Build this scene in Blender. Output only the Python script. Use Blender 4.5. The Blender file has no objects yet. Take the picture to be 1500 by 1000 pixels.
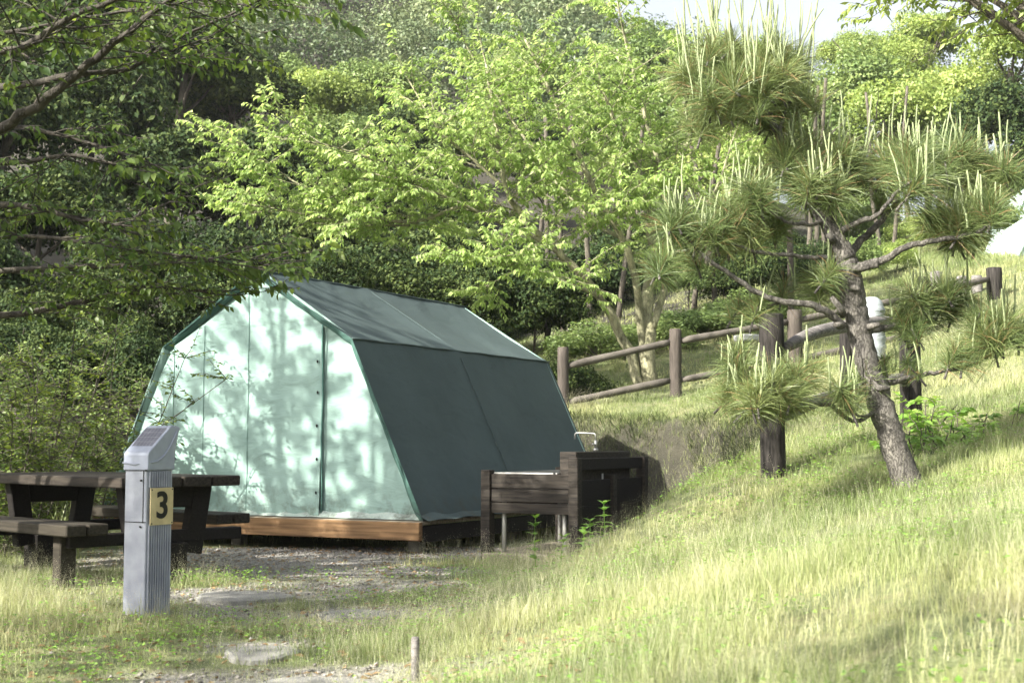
import bpy, math, random
import numpy as np
from mathutils import Vector
from mathutils.noise import fractal as _fr
R_ = math.radians
rs = np.random.RandomState(7)
random.seed(7)
C = bpy.context.scene.collection
sc = bpy.context.scene

# ------------------------------------------------------------------ camera, world, sun, exposure
F, HY, CZ = 1990.0, 649.0, 0.95
PIT = math.atan((HY - 500) / F)
cam = bpy.data.objects.new('camera', bpy.data.cameras.new('camera'))
C.objects.link(cam)
cam.location = (0, 0, CZ)
cam.rotation_euler = (math.pi / 2 + PIT, 0, 0)
cam.data.lens = 36 * F / 1500
cam.data.sensor_width = 36
cam.data.clip_end = 2000
cam.data.dof.use_dof = True
cam.data.dof.focus_distance = 11.5
cam.data.dof.aperture_fstop = 5.6
sc.camera = cam
SUN = Vector((-0.80, -0.60, math.tan(R_(34)))).normalized()
w = bpy.data.worlds.new('World'); sc.world = w; w.use_nodes = True
nt = w.node_tree
sky = nt.nodes.new('ShaderNodeTexSky'); sky.sky_type = 'NISHITA'; sky.sun_disc = False
sky.sun_elevation = math.asin(SUN.z)
sky.sun_rotation = math.atan2(SUN.x, SUN.y)
sky.dust_density = 6.0
sky.air_density = 1.0
hs_ = nt.nodes.new('ShaderNodeHueSaturation'); hs_.inputs['Saturation'].default_value = .38; hs_.inputs['Value'].default_value = 1.55
nt.links.new(sky.outputs[0], hs_.inputs['Color']); nt.links.new(hs_.outputs[0], nt.nodes['Background'].inputs[0])
nt.nodes['Background'].inputs[1].default_value = 0.07
sl = bpy.data.lights.new('sun', 'SUN'); sl.energy = 5.0; sl.angle = R_(0.6); sl.color = (1.0, 0.94, 0.82)
so = bpy.data.objects.new('sun', sl); C.objects.link(so)
so.rotation_euler = SUN.to_track_quat('Z', 'Y').to_euler()
so.location = (-20, -15, 30)
sc.view_settings.view_transform = 'Standard'
sc.view_settings.look = 'None'
sc.view_settings.exposure = 1.68
sc.view_settings.gamma = 1.0
sc.render.engine = 'CYCLES'
sc.cycles.use_denoising = True
sc.cycles.max_bounces = 6
sc.cycles.diffuse_bounces = 3
sc.cycles.transmission_bounces = 4
sc.cycles.transparent_max_bounces = 6
sc.cycles.sample_clamp_indirect = 6

# ------------------------------------------------------------------ helpers
ct, st = math.cos(PIT), math.sin(PIT)
def W(px, py, D):
    """point seen at pixel (px,py) of the 1500x1000 photograph at forward distance D (used for measuring real positions)"""
    u = (px - 750) / F; v = (500 - py) / F
    y = ct - v * st; z = st + v * ct
    k = D / y
    return np.array([u * k, D, CZ + z * k])

def tag(o, label=None, cat=None, group=None, kind=None):
    if label: o['label'] = label
    if cat: o['category'] = cat
    if group: o['group'] = group
    if kind: o['kind'] = kind
    return o

def empty(name, loc, rz=0, label=None, cat=None, group=None):
    o = bpy.data.objects.new(name, None); C.objects.link(o)
    o.location = loc; o.rotation_euler = (0, 0, rz)
    return tag(o, label, cat, group)

def children(o): return [c for c in bpy.data.objects if c.parent == o]
def copy_tree(o, parent=None):
    c = o.copy(); C.objects.link(c); c.parent = parent
    for ch in children(o): copy_tree(ch, c)
    return c

class MB:
    def __init__(s): s.v = []; s.f = []; s.n = 0; s.t = []; s.m = []
    def add(s, V, Fs, mi=0):
        V = np.asarray(V, float).reshape(-1, 3)
        s.v.append(V)
        for f in Fs: s.f.append([i + s.n for i in f]); s.m.append(mi)
        s.n += len(V)
        return s
    def box(s, c, size, rz=0, rx=0, ry=0, mi=0, bev=0.0):
        sx, sy, sz = [a / 2 for a in size]
        b = min(bev, sx * .4, sy * .4, sz * .4)
        if b <= 0:
            P = np.array([[x, y, z] for z in (-sz, sz) for x, y in ((-sx, -sy), (sx, -sy), (sx, sy), (-sx, sy))])
            Fs = [(3, 2, 1, 0), (4, 5, 6, 7), (0, 1, 5, 4), (1, 2, 6, 5), (2, 3, 7, 6), (3, 0, 4, 7)]
        else:
            P = []; 
            for z, ins in ((-sz, b), (-sz + b, 0), (sz - b, 0), (sz, b)):
                X, Y = sx - ins, sy - ins
                q = b if ins == 0 else b * .3
                P += [[-X + q, -Y, z], [X - q, -Y, z], [X, -Y + q, z], [X, Y - q, z], [X - q, Y, z], [-X + q, Y, z], [-X, Y - q, z], [-X, -Y + q, z]]
            P = np.array(P)
            Fs = [tuple(range(7, -1, -1)), tuple(range(24, 32))]
            for k in range(3):
                for i in range(8): Fs.append((k * 8 + i, k * 8 + (i + 1) % 8, k * 8 + 8 + (i + 1) % 8, k * 8 + 8 + i))
        M = rotm(rx, ry, rz)
        return s.add(P @ M.T + np.asarray(c, float), Fs, mi)
    def tube(s, pts, rad, n=8, cap=True, mi=0, rough=0.0, seed=0):
        pts = np.asarray(pts, float); m = len(pts)
        rad = np.broadcast_to(np.asarray(rad, float), (m,))
        T = np.gradient(pts, axis=0); T /= np.linalg.norm(T, axis=1)[:, None] + 1e-9
        ref = np.array([0, 0, 1.]) if abs(T[0][2]) < .9 else np.array([1., 0, 0])
        V = []
        u = np.cross(T[0], ref); u /= np.linalg.norm(u)
        rr = np.random.RandomState(seed)
        for i in range(m):
            u = u - T[i] * u.dot(T[i]); u /= np.linalg.norm(u) + 1e-9
            vv = np.cross(T[i], u)
            a = np.arange(n) * 2 * np.pi / n
            k = rad[i] * (1 + rough * rr.uniform(-1, 1, n))
            V.append(pts[i] + np.outer(np.cos(a) * k, u) + np.outer(np.sin(a) * k, vv))
        V = np.concatenate(V)
        Fs = [(i * n + j, i * n + (j + 1) % n, (i + 1) * n + (j + 1) % n, (i + 1) * n + j) for i in range(m - 1) for j in range(n)]
        if cap: Fs += [tuple(range(n - 1, -1, -1)), tuple(range((m - 1) * n, m * n))]
        return s.add(V, Fs, mi)
    def grid(s, P, mi=0):
        a, b = P.shape[:2]
        Fs = [(i * b + j, i * b + j + 1, (i + 1) * b + j + 1, (i + 1) * b + j) for i in range(a - 1) for j in range(b - 1)]
        return s.add(P.reshape(-1, 3), Fs, mi)
    def build(s, name, mat, parent=None, smooth=False, loc=None):
        me = bpy.data.meshes.new(name)
        V = np.concatenate(s.v)
        if loc is not None: V = V - np.asarray(loc)
        me.from_pydata(V.tolist(), [], s.f)
        mats = mat if isinstance(mat, (list, tuple)) else [mat]
        for m in mats: me.materials.append(m)
        me.polygons.foreach_set('material_index', s.m)
        if smooth: me.polygons.foreach_set('use_smooth', [True] * len(me.polygons))
        me.update()
        o = bpy.data.objects.new(name, me); C.objects.link(o); o.parent = parent
        if loc is not None: o.location = loc
        return o

def rotm(rx, ry, rz):
    a, b, c = math.cos(rx), math.sin(rx), math.cos(ry); d = math.sin(ry); e, f = math.cos(rz), math.sin(rz)
    X = np.array([[1, 0, 0], [0, a, -b], [0, b, a]]); Y = np.array([[c, 0, d], [0, 1, 0], [-d, 0, c]]); Z = np.array([[e, -f, 0], [f, e, 0], [0, 0, 1]])
    return Z @ Y @ X

def fast_mesh(name, V, tris, mats, tint=None, mi=None, smooth=False):
    """V (n,3), tris (m,3) int -> mesh"""
    me = bpy.data.meshes.new(name)
    n, m = len(V), len(tris)
    me.vertices.add(n); me.vertices.foreach_set('co', np.ascontiguousarray(V, np.float32).ravel())
    me.loops.add(m * 3); me.loops.foreach_set('vertex_index', np.ascontiguousarray(tris, np.int32).ravel())
    me.polygons.add(m); me.polygons.foreach_set('loop_start', np.arange(m, dtype=np.int32) * 3)
    for x in (mats if isinstance(mats, (list, tuple)) else [mats]): me.materials.append(x)
    if mi is not None: me.polygons.foreach_set('material_index', np.ascontiguousarray(mi, np.int32))
    if tint is not None:
        a = me.attributes.new('tint', 'FLOAT', 'POINT'); a.data.foreach_set('value', np.ascontiguousarray(tint, np.float32))
    if smooth: me.polygons.foreach_set('use_smooth', np.ones(m, bool))
    me.update(calc_edges=True)
    return me

def nrm(a): return a / (np.linalg.norm(a, axis=-1, keepdims=True) + 1e-9)
def leaf_arrays(P, D, N, L, Wd, fold=.25, droop=.15, rs=rs):
    """4-vertex folded leaves; returns V, tris, tint"""
    D = nrm(D); S = nrm(np.cross(D, N)); N = np.cross(S, D)
    L = np.broadcast_to(L, len(P))[:, None]; Wd = np.broadcast_to(Wd, len(P))[:, None]
    b = P; mid = P + D * L * .45
    l = mid - S * Wd + N * Wd * fold; r = mid + S * Wd + N * Wd * fold
    t = P + D * L - N * L * droop
    V = np.stack([b, l, t, r], 1).reshape(-1, 3)
    i = np.arange(len(P))[:, None] * 4
    tr = np.concatenate([i + [0, 2, 1], i + [0, 3, 2]], 1).reshape(-1, 3)
    tint = np.repeat(rs.rand(len(P)), 4)
    return V, tr, tint
def leaf_arrays6(P, D, N, L, Wd, droop=.35, fold=.2, rs=rs):
    """7-vertex pointed bent leaves for close trees"""
    D = nrm(D); S = nrm(np.cross(D, N)); N = np.cross(S, D)
    L = np.broadcast_to(L, len(P))[:, None]; Wd = np.broadcast_to(Wd, len(P))[:, None]
    pts = []
    def at(t): return P + D * L * t - N * L * droop * t * t
    b = at(0); m1 = at(.35); m2 = at(.7); t = at(1.0)
    l1 = m1 - S * Wd + N * Wd * fold; r1 = m1 + S * Wd + N * Wd * fold
    l2 = m2 - S * Wd * .72 + N * Wd * fold; r2 = m2 + S * Wd * .72 + N * Wd * fold
    V = np.stack([b, l1, m1, r1, l2, m2, r2, t], 1).reshape(-1, 3)
    i = np.arange(len(P))[:, None] * 8
    T = [0, 2, 1, 0, 3, 2, 1, 2, 5, 1, 5, 4, 2, 3, 6, 2, 6, 5, 4, 5, 7, 5, 6, 7]
    tr = np.concatenate([i + T], 1).reshape(-1, 3)
    return V, tr, np.repeat(rs.rand(len(P)), 8)
def link(name, me, parent=None, loc=(0, 0, 0)):
    o = bpy.data.objects.new(name, me); C.objects.link(o); o.parent = parent; o.location = loc
    return o

# ---- value noise
_lat = np.random.RandomState(3).rand(256, 256)
def vn(x, y):
    x = np.asarray(x, float); y = np.asarray(y, float)
    xi = np.floor(x).astype(int); yi = np.floor(y).astype(int); fx = x - xi; fy = y - yi
    fx = fx * fx * (3 - 2 * fx); fy = fy * fy * (3 - 2 * fy)
    g = lambda a, b: _lat[a % 256, b % 256]
    return (g(xi, yi) * (1 - fx) + g(xi + 1, yi) * fx) * (1 - fy) + (g(xi, yi + 1) * (1 - fx) + g(xi + 1, yi + 1) * fx) * fy
def fbm(x, y, o=4):
    s = 0; a = .5
    for k in range(o): s = s + a * vn(x * 2 ** k + 17 * k, y * 2 ** k + 31 * k); a *= .5
    return s

# ------------------------------------------------------------------ materials
def mat(name):
    m = bpy.data.materials.new(name); m.use_nodes = True
    n = m.node_tree.nodes; l = m.node_tree.links
    return m, n, l, n['Principled BSDF']
def ramp(n, stops):
    r = n.new('ShaderNodeValToRGB'); e = r.color_ramp.elements
    while len(e) < len(stops): e.new(.5)
    for i, (p, c) in enumerate(stops): e[i].position = p; e[i].color = (*c, 1)
    return r
def simple(name, col, rough=.6, metal=0, var=.25, scale=8, bump=.15, bscale=60, stretch=None, dist=.01, coords='Object', col2=None):
    m, n, l, b = mat(name)
    tc = n.new('ShaderNodeTexCoord'); mp = n.new('ShaderNodeMapping'); l.new(tc.outputs[coords], mp.inputs[0])
    if stretch: mp.inputs['Scale'].default_value = stretch
    nz = n.new('ShaderNodeTexNoise'); nz.inputs['Scale'].default_value = scale; nz.inputs['Detail'].default_value = 6; l.new(mp.outputs[0], nz.inputs[0])
    c = np.array(col); c2 = np.array(col2) if col2 else c
    r = ramp(n, [(.3, tuple(np.clip(c * (1 - var), 0, 1))), (.7, tuple(np.clip(c2 * (1 + var), 0, 1)))])
    l.new(nz.outputs[0], r.inputs[0]); l.new(r.outputs[0], b.inputs['Base Color'])
    b.inputs['Roughness'].default_value = rough; b.inputs['Metallic'].default_value = metal
    b.inputs['Specular IOR Level'].default_value = .5 if metal else .2
    nb = n.new('ShaderNodeTexNoise'); nb.inputs['Scale'].default_value = bscale; nb.inputs['Detail'].default_value = 4; l.new(mp.outputs[0], nb.inputs[0])
    bp = n.new('ShaderNodeBump'); bp.inputs['Strength'].default_value = bump; bp.inputs['Distance'].default_value = dist
    l.new(nb.outputs[0], bp.inputs['Height']); l.new(bp.outputs[0], b.inputs['Normal'])
    return m
def foliage(name, stops, trans=.35, rough=.45, spec=.35, tcol=1.25):
    m, n, l, b = mat(name)
    at = n.new('ShaderNodeAttribute'); at.attribute_name = 'tint'
    oi = n.new('ShaderNodeObjectInfo')
    tc = n.new('ShaderNodeTexCoord'); nz = n.new('ShaderNodeTexNoise'); nz.inputs['Scale'].default_value = .9; nz.inputs['Detail'].default_value = 2
    l.new(tc.outputs['Object'], nz.inputs[0])
    a1 = n.new('ShaderNodeMath'); a1.operation = 'MULTIPLY'; a1.inputs[1].default_value = .45; l.new(at.outputs['Fac'], a1.inputs[0])
    a2 = n.new('ShaderNodeMath'); a2.operation = 'MULTIPLY_ADD'; a2.inputs[1].default_value = .7; l.new(nz.outputs[0], a2.inputs[0]); l.new(a1.outputs[0], a2.inputs[2])
    a3 = n.new('ShaderNodeMath'); a3.operation = 'MULTIPLY_ADD'; a3.inputs[1].default_value = .22; l.new(oi.outputs['Random'], a3.inputs[0]); l.new(a2.outputs[0], a3.inputs[2])
    a4 = n.new('ShaderNodeMath'); a4.operation = 'SUBTRACT'; a4.inputs[1].default_value = .18; l.new(a3.outputs[0], a4.inputs[0])
    r = ramp(n, stops); l.new(a4.outputs[0], r.inputs[0])
    l.new(r.outputs[0], b.inputs['Base Color']); b.inputs['Roughness'].default_value = rough
    b.inputs['Specular IOR Level'].default_value = spec
    tr = n.new('ShaderNodeBsdfTranslucent'); mx = n.new('ShaderNodeMixShader'); mx.inputs[0].default_value = trans
    hs = n.new('ShaderNodeHueSaturation'); hs.inputs['Hue'].default_value = .487; hs.inputs['Saturation'].default_value = 1.1; hs.inputs['Value'].default_value = tcol
    l.new(r.outputs[0], hs.inputs['Color']); l.new(hs.outputs[0], tr.inputs[0])
    l.new(b.outputs[0], mx.inputs[1]); l.new(tr.outputs[0], mx.inputs[2])
    l.new(mx.outputs[0], n['Material Output'].inputs[0])
    return m
M = {}
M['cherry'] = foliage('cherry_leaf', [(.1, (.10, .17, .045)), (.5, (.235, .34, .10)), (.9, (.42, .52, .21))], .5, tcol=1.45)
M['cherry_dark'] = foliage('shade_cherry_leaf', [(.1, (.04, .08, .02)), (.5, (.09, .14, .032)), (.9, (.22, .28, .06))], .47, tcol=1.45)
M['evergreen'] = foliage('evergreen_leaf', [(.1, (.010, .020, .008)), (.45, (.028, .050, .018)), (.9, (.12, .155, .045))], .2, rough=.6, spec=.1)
M['midgreen'] = foliage('broadleaf', [(.1, (.07, .12, .035)), (.5, (.15, .22, .07)), (.9, (.29, .35, .12))], .35)
M['yellowgreen'] = foliage('young_leaf', [(.1, (.13, .19, .05)), (.5, (.22, .30, .08)), (.9, (.36, .42, .13))], .4)
M['bluegreen'] = foliage('far_leaf', [(.1, (.035, .065, .035)), (.45, (.085, .125, .062)), (.9, (.23, .27, .13))], .25)
M['needle'] = foliage('pine_needle', [(.1, (.05, .09, .035)), (.5, (.12, .17, .065)), (.9, (.28, .32, .125))], .3, rough=.4)
M['deadneedle'] = foliage('brown_needle', [(.1, (.16, .10, .05)), (.9, (.30, .21, .10))], .2)
M['candle'] = simple('pine_candle', (.22, .26, .14), .7, var=.15, scale=30, bump=.5, bscale=120)
M['grass'] = foliage('grass_blade', [(.05, (.055, .095, .03)), (.38, (.16, .215, .075)), (.68, (.32, .35, .155)), (.95, (.52, .48, .31))], .35, tcol=1.1)
M['brush'] = foliage('matted_grass', [(.1, (.018, .026, .010)), (.5, (.045, .065, .022)), (.9, (.14, .155, .07))], .2, spec=.1)  # grass of the cut bank, its shade put into a darker colour
M['pebble'] = foliage('pebble', [(.1, (.10, .095, .085)), (.5, (.22, .21, .195)), (.9, (.40, .38, .36))], 0, rough=.9, spec=.1)
M['seed'] = foliage('seed_head', [(.1, (.30, .33, .20)), (.5, (.44, .44, .30)), (.9, (.58, .54, .43))], .35, spec=.1)
M['weed'] = foliage('weed_leaf', [(.1, (.10, .22, .04)), (.5, (.20, .36, .07)), (.9, (.30, .45, .10))], .4)
def bark(name, c1, c2, sc_=14, bump=.8):
    m, n, l, b = mat(name)
    tc = n.new('ShaderNodeTexCoord'); mp = n.new('ShaderNodeMapping'); mp.inputs['Scale'].default_value = (1, 1, .35); l.new(tc.outputs['Object'], mp.inputs[0])
    v = n.new('ShaderNodeTexVoronoi'); v.feature = 'DISTANCE_TO_EDGE'; v.inputs['Scale'].default_value = sc_ * 2
    nz = n.new('ShaderNodeTexNoise'); nz.inputs['Scale'].default_value = sc_; nz.inputs['Detail'].default_value = 8
    l.new(mp.outputs[0], nz.inputs[0])
    ad = n.new('ShaderNodeMixRGB'); ad.inputs[0].default_value = .25; l.new(mp.outputs[0], ad.inputs[1]); l.new(nz.outputs['Color'], ad.inputs[2]); l.new(ad.outputs[0], v.inputs['Vector'])
    r = ramp(n, [(.3, c1), (.72, c2)]); l.new(nz.outputs[0], r.inputs[0])
    mu = n.new('ShaderNodeMixRGB'); mu.blend_type = 'MULTIPLY'; mu.inputs[0].default_value = .55
    r2 = ramp(n, [(.0, (.25, .22, .2)), (.12, (1, 1, 1))]); l.new(v.outputs[0], r2.inputs[0])
    l.new(r.outputs[0], mu.inputs[1]); l.new(r2.outputs[0], mu.inputs[2]); l.new(mu.outputs[0], b.inputs['Base Color'])
    b.inputs['Roughness'].default_value = .9
    bp = n.new('ShaderNodeBump'); bp.inputs['Strength'].default_value = bump; bp.inputs['Distance'].default_value = .02
    sm = n.new('ShaderNodeMath'); sm.operation = 'ADD'; l.new(r2.outputs[0], sm.inputs[0]); l.new(nz.outputs[0], sm.inputs[1])
    l.new(sm.outputs[0], bp.inputs['Height']); l.new(bp.outputs[0], b.inputs['Normal'])
    return m
M['pinebark'] = bark('pine_bark', (.045, .042, .038), (.18, .168, .15), 16)
M['bark'] = bark('grey_bark', (.04, .034, .026), (.13, .115, .09), 10, .5)
M['darkbark'] = bark('dark_bark', (.018, .015, .012), (.065, .058, .045), 10, .5)
M['lichen'] = bark('lichen_bark', (.13, .13, .08), (.36, .35, .22), 9, .5)
M['darkwood'] = simple('dark_stained_wood', (.009, .0075, .007), .7, var=.5, scale=5, bump=.4, bscale=40, stretch=(1, 12, 12))
M['darkwood_x'] = simple('stained_board', (.014, .012, .011), .65, var=.5, scale=4, bump=.4, bscale=30, stretch=(1, 10, 14), col2=(.030, .025, .020))
M['logdark'] = simple('blackened_log', (.012, .011, .010), .85, var=.6, scale=10, bump=.7, bscale=40, stretch=(4, 4, .5), col2=(.030, .027, .025))
M['logbrown'] = simple('brown_log', (.062, .053, .046), .8, var=.35, scale=9, bump=.6, bscale=40, stretch=(4, 4, .5))
M['railbrown'] = simple('brown_rail', (.095, .086, .075), .8, var=.35, scale=6, bump=.5, bscale=40)
M['greylog'] = simple('weathered_log', (.16, .15, .145), .75, var=.5, scale=7, bump=.8, bscale=30, stretch=(.6, 6, 6))
M['orangewood'] = simple('orange_timber', (.15, .088, .042), .6, var=.4, scale=3, bump=.25, bscale=30, stretch=(.6, 8, 14), col2=(.20, .12, .06))
M['greywood'] = simple('grey_timber', (.25, .22, .17), .8, var=.3, scale=5, bump=.3, bscale=40, stretch=(.6, 8, 12))
M['benchwood'] = simple('bench_timber', (.030, .026, .020), .75, var=.5, scale=4, bump=.4, bscale=30, stretch=(.6, 10, 14))
M['steel'] = simple('stainless_steel', (.36, .36, .35), .5, .9, var=.08, scale=20, bump=.03)
M['pipe'] = simple('grey_pipe', (.45, .45, .43), .45, .3, var=.1)
M['concrete'] = simple('concrete', (.20, .19, .17), .9, var=.25, scale=12, bump=.4, bscale=90)
M['stone'] = simple('stepping_stone', (.19, .19, .18), .9, var=.3, scale=9, bump=.7, bscale=50)
M['postpaint'] = simple('grey_painted_metal', (.25, .27, .33), .55, var=.14, scale=7, bump=.12, bscale=120, col2=(.30, .32, .37))
M['head'] = simple('cast_metal_head', (.27, .30, .38), .45, .1, var=.08, scale=20, bump=.08, bscale=160)
M['plate'] = simple('number_plate', (.50, .42, .24), .5, var=.15, scale=14, bump=.05)
M['black'] = simple('black_paint', (.015, .015, .014), .5, var=.1, bump=.02)
M['white'] = simple('pale_slab', (.42, .43, .42), .5, var=.08, scale=6, bump=.05)
M['fiber'] = simple('white_ribbed_tank', (.28, .31, .33), .5, var=.12, scale=6, bump=.1)

def solar_mat():
    m, n, l, b = mat('solar_cells')
    tc = n.new('ShaderNodeTexCoord'); mp = n.new('ShaderNodeMapping'); mp.inputs['Scale'].default_value = (1, 1, 1); l.new(tc.outputs['UV'], mp.inputs[0])
    br = n.new('ShaderNodeTexBrick'); br.offset = 0; br.inputs['Scale'].default_value = 6; br.inputs['Mortar Size'].default_value = .035
    br.inputs['Brick Width'].default_value = 1; br.inputs['Row Height'].default_value = 1.2
    br.inputs['Color1'].default_value = (.085, .09, .12, 1); br.inputs['Color2'].default_value = (.10, .105, .14, 1); br.inputs['Mortar'].default_value = (.26, .26, .28, 1)
    l.new(mp.outputs[0], br.inputs[0]); l.new(br.outputs[0], b.inputs['Base Color']); b.inputs['Roughness'].default_value = .4
    return m
M['solar'] = solar_mat()

def fabric(name, col, col2, wr=.5, rough=.75, trans=0):
    m, n, l, b = mat(name)
    tc = n.new('ShaderNodeTexCoord')
    nz = n.new('ShaderNodeTexNoise'); nz.inputs['Scale'].default_value = 1.4; nz.inputs['Detail'].default_value = 7; nz.inputs['Roughness'].default_value = .65; l.new(tc.outputs['Object'], nz.inputs[0])
    r = ramp(n, [(.3, col), (.7, col2)]); l.new(nz.outputs[0], r.inputs[0])
    # stains and dirt near the hem and specks
    n2 = n.new('ShaderNodeTexNoise'); n2.inputs['Scale'].default_value = 9; n2.inputs['Detail'].default_value = 8; n2.inputs['Roughness'].default_value = .75; l.new(tc.outputs['Object'], n2.inputs[0])
    r2 = ramp(n, [(.25, (.55, .55, .50)), (.42, (1, 1, 1))]); l.new(n2.outputs[0], r2.inputs[0])
    mu = n.new('ShaderNodeMixRGB'); mu.blend_type = 'MULTIPLY'; mu.inputs[0].default_value = .5; l.new(r.outputs[0], mu.inputs[1]); l.new(r2.outputs[0], mu.inputs[2])
    sx = n.new('ShaderNodeSeparateXYZ'); l.new(tc.outputs['Object'], sx.inputs[0])
    mr = n.new('ShaderNodeMapRange'); mr.inputs['From Min'].default_value = .62; mr.inputs['From Max'].default_value = .28; l.new(sx.outputs['Z'], mr.inputs['Value'])
    n4 = n.new('ShaderNodeTexNoise'); n4.inputs['Scale'].default_value = 5; n4.inputs['Detail'].default_value = 9; n4.inputs['Roughness'].default_value = .75; l.new(tc.outputs['Object'], n4.inputs[0])
    r4 = ramp(n, [(.48, (0, 0, 0)), (.68, (1, 1, 1))]); l.new(n4.outputs[0], r4.inputs[0])
    mm = n.new('ShaderNodeMath'); mm.operation = 'MULTIPLY'; l.new(mr.outputs[0], mm.inputs[0]); l.new(r4.outputs[0], mm.inputs[1])
    st4 = n.new('ShaderNodeMixRGB'); st4.inputs[2].default_value = (.06, .06, .045, 1); l.new(mm.outputs[0], st4.inputs[0]); l.new(mu.outputs[0], st4.inputs[1]); mu = st4
    l.new(mu.outputs[0], b.inputs['Base Color']); b.inputs['Roughness'].default_value = rough
    b.inputs['Specular IOR Level'].default_value = .25
    mp = n.new('ShaderNodeMapping'); mp.inputs['Scale'].default_value = (.5, .5, 1.3); l.new(tc.outputs['Object'], mp.inputs[0])
    w1 = n.new('ShaderNodeTexNoise'); w1.inputs['Scale'].default_value = 5; w1.inputs['Detail'].default_value = 5; w1.inputs['Distortion'].default_value = .6; l.new(mp.outputs[0], w1.inputs[0])
    b1 = n.new('ShaderNodeBump'); b1.inputs['Strength'].default_value = wr; b1.inputs['Distance'].default_value = .05; l.new(w1.outputs[0], b1.inputs['Height'])
    w2 = n.new('ShaderNodeTexNoise'); w2.inputs['Scale'].default_value = 260; l.new(tc.outputs['Object'], w2.inputs[0])
    b2 = n.new('ShaderNodeBump'); b2.inputs['Strength'].default_value = .12; b2.inputs['Distance'].default_value = .003; l.new(w2.outputs[0], b2.inputs['Height']); l.new(b1.outputs[0], b2.inputs['Normal'])
    l.new(b2.outputs[0], b.inputs['Normal'])
    if trans:
        tr = n.new('ShaderNodeBsdfTranslucent'); mx = n.new('ShaderNodeMixShader'); mx.inputs[0].default_value = trans
        l.new(mu.outputs[0], tr.inputs[0]); l.new(b.outputs[0], mx.inputs[1]); l.new(tr.outputs[0], mx.inputs[2]); l.new(mx.outputs[0], n['Material Output'].inputs[0])
    return m
M['mint'] = fabric('mint_canvas', (.20, .305, .28), (.25, .365, .335), .5)
M['hem'] = fabric('hem_canvas', (.28, .36, .33), (.36, .42, .39), .8)
M['fly'] = fabric('dark_green_fly', (.045, .066, .067), (.060, .086, .087), .3, .8)
M['pale'] = fabric('pale_canvas', (.38, .50, .46), (.46, .56, .52), .2)
M['trim'] = fabric('teal_trim', (.045, .10, .086), (.065, .135, .117), .5)
M['seam'] = fabric('canvas_seam', (.08, .17, .15), (.10, .20, .175), .1)

# ------------------------------------------------------------------ terrain
ctrl = [(-6, 6, 0), (-3, 4, 0), (-1, 3.5, 0), (-2, 7.7, 0), (-6, 12, 0), (-2, 10, 0), (-.3, 9.2, .02), (-.2, 7.6, .02), (-.3, 5.6, 0.0), (0, 0, 0), (-8, 0, 0), (-4, 15, .05), (-2.2, 5.6, 0),
        (1, 1, .22), (4, 0, .95), (4, 4, .95), (8, 8, 2.0), (10, 15, 3.3), (15, 25, 5.2), (.6, 3.4, .28), (.96, 2.55, .36), (1.5, 4, .5),
        (-4, 18, .3), (-8, 20, .9), (-.5, 20, 1.5), (-8, 30, 2.6), (0, 30, 3.6), (10, 40, 6.0), (-20, 30, 3.5), (-20, 12, .4), (-20, -5, 0), (18, -5, 3), (20, 10, 4.5), (20, 40, 7), (-20, 42, 5), (0, 42, 5)]
for a in [(800, 812, 9.6), (960, 742, 9.5), (1060, 702, 9.6), (1133, 700, 9.5), (1335, 722, 8.2), (1500, 862, 4), (1500, 760, 5.9), (1100, 862, 5.45), (1500, 652, 9), (1340, 618, 11), (1480, 608, 11),
          (1480, 568, 13), (1450, 488, 19), (1420, 446, 22), (1400, 390, 28), (1500, 380, 30), (1300, 402, 34), (825, 600, 18.5), (990, 580, 19), (1165, 540, 19), (1338, 508, 20), (900, 528, 22), (1100, 486, 24), (940, 560, 21), (1000, 645, 14.5), (1100, 612, 15), (900, 628, 17)]:
    ctrl.append(tuple(W(*a)))
ctrl = np.array(ctrl, float)
def _U(r2): return np.where(r2 > 1e-12, .5 * r2 * np.log(np.maximum(r2, 1e-12)), 0)
_n = len(ctrl); _A = np.zeros((_n + 3, _n + 3))
_d = ((ctrl[:, None, :2] - ctrl[None, :, :2]) ** 2).sum(-1)
_A[:_n, :_n] = _U(_d) + np.eye(_n) * .25
_P = np.c_[np.ones(_n), ctrl[:, :2]]; _A[:_n, _n:] = _P; _A[_n:, :_n] = _P.T
_wt = np.linalg.solve(_A, np.r_[ctrl[:, 2], 0, 0, 0])
def tps(x, y):
    x = np.clip(x, -20, 20); y = np.clip(y, -5, 42)
    z = _wt[_n] + _wt[_n + 1] * x + _wt[_n + 2] * y
    for i in range(_n): z = z + _wt[i] * _U((x - ctrl[i, 0]) ** 2 + (y - ctrl[i, 1]) ** 2)
    return z
PAD = np.array([(-9, 6.5), (-.2, 8.9), (.35, 9.9), (1.15, 11.1), (1.75, 12.6), (1.95, 14.2), (1.7, 16.0), (.6, 17.3), (-1.2, 18.0), (-4, 17.0), (-9, 14)])
def poly_sd(x, y, poly):
    x = np.asarray(x, float); y = np.asarray(y, float)
    dmin = np.full(x.shape, 1e9); ins = np.zeros(x.shape, bool)
    for i in range(len(poly)):
        a = poly[i]; b = poly[(i + 1) % len(poly)]; e = b - a
        t = np.clip(((x - a[0]) * e[0] + (y - a[1]) * e[1]) / e.dot(e), 0, 1)
        dmin = np.minimum(dmin, np.hypot(x - a[0] - t * e[0], y - a[1] - t * e[1]))
        c = ((a[1] > y) != (b[1] > y)) & (x < (b[0] - a[0]) * (y - a[1]) / (b[1] - a[1] + 1e-12) + a[0])
        ins ^= c
    return np.where(ins, -dmin, dmin)
def sstep(a, b, x): t = np.clip((x - a) / (b - a), 0, 1); return t * t * (3 - 2 * t)
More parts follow.
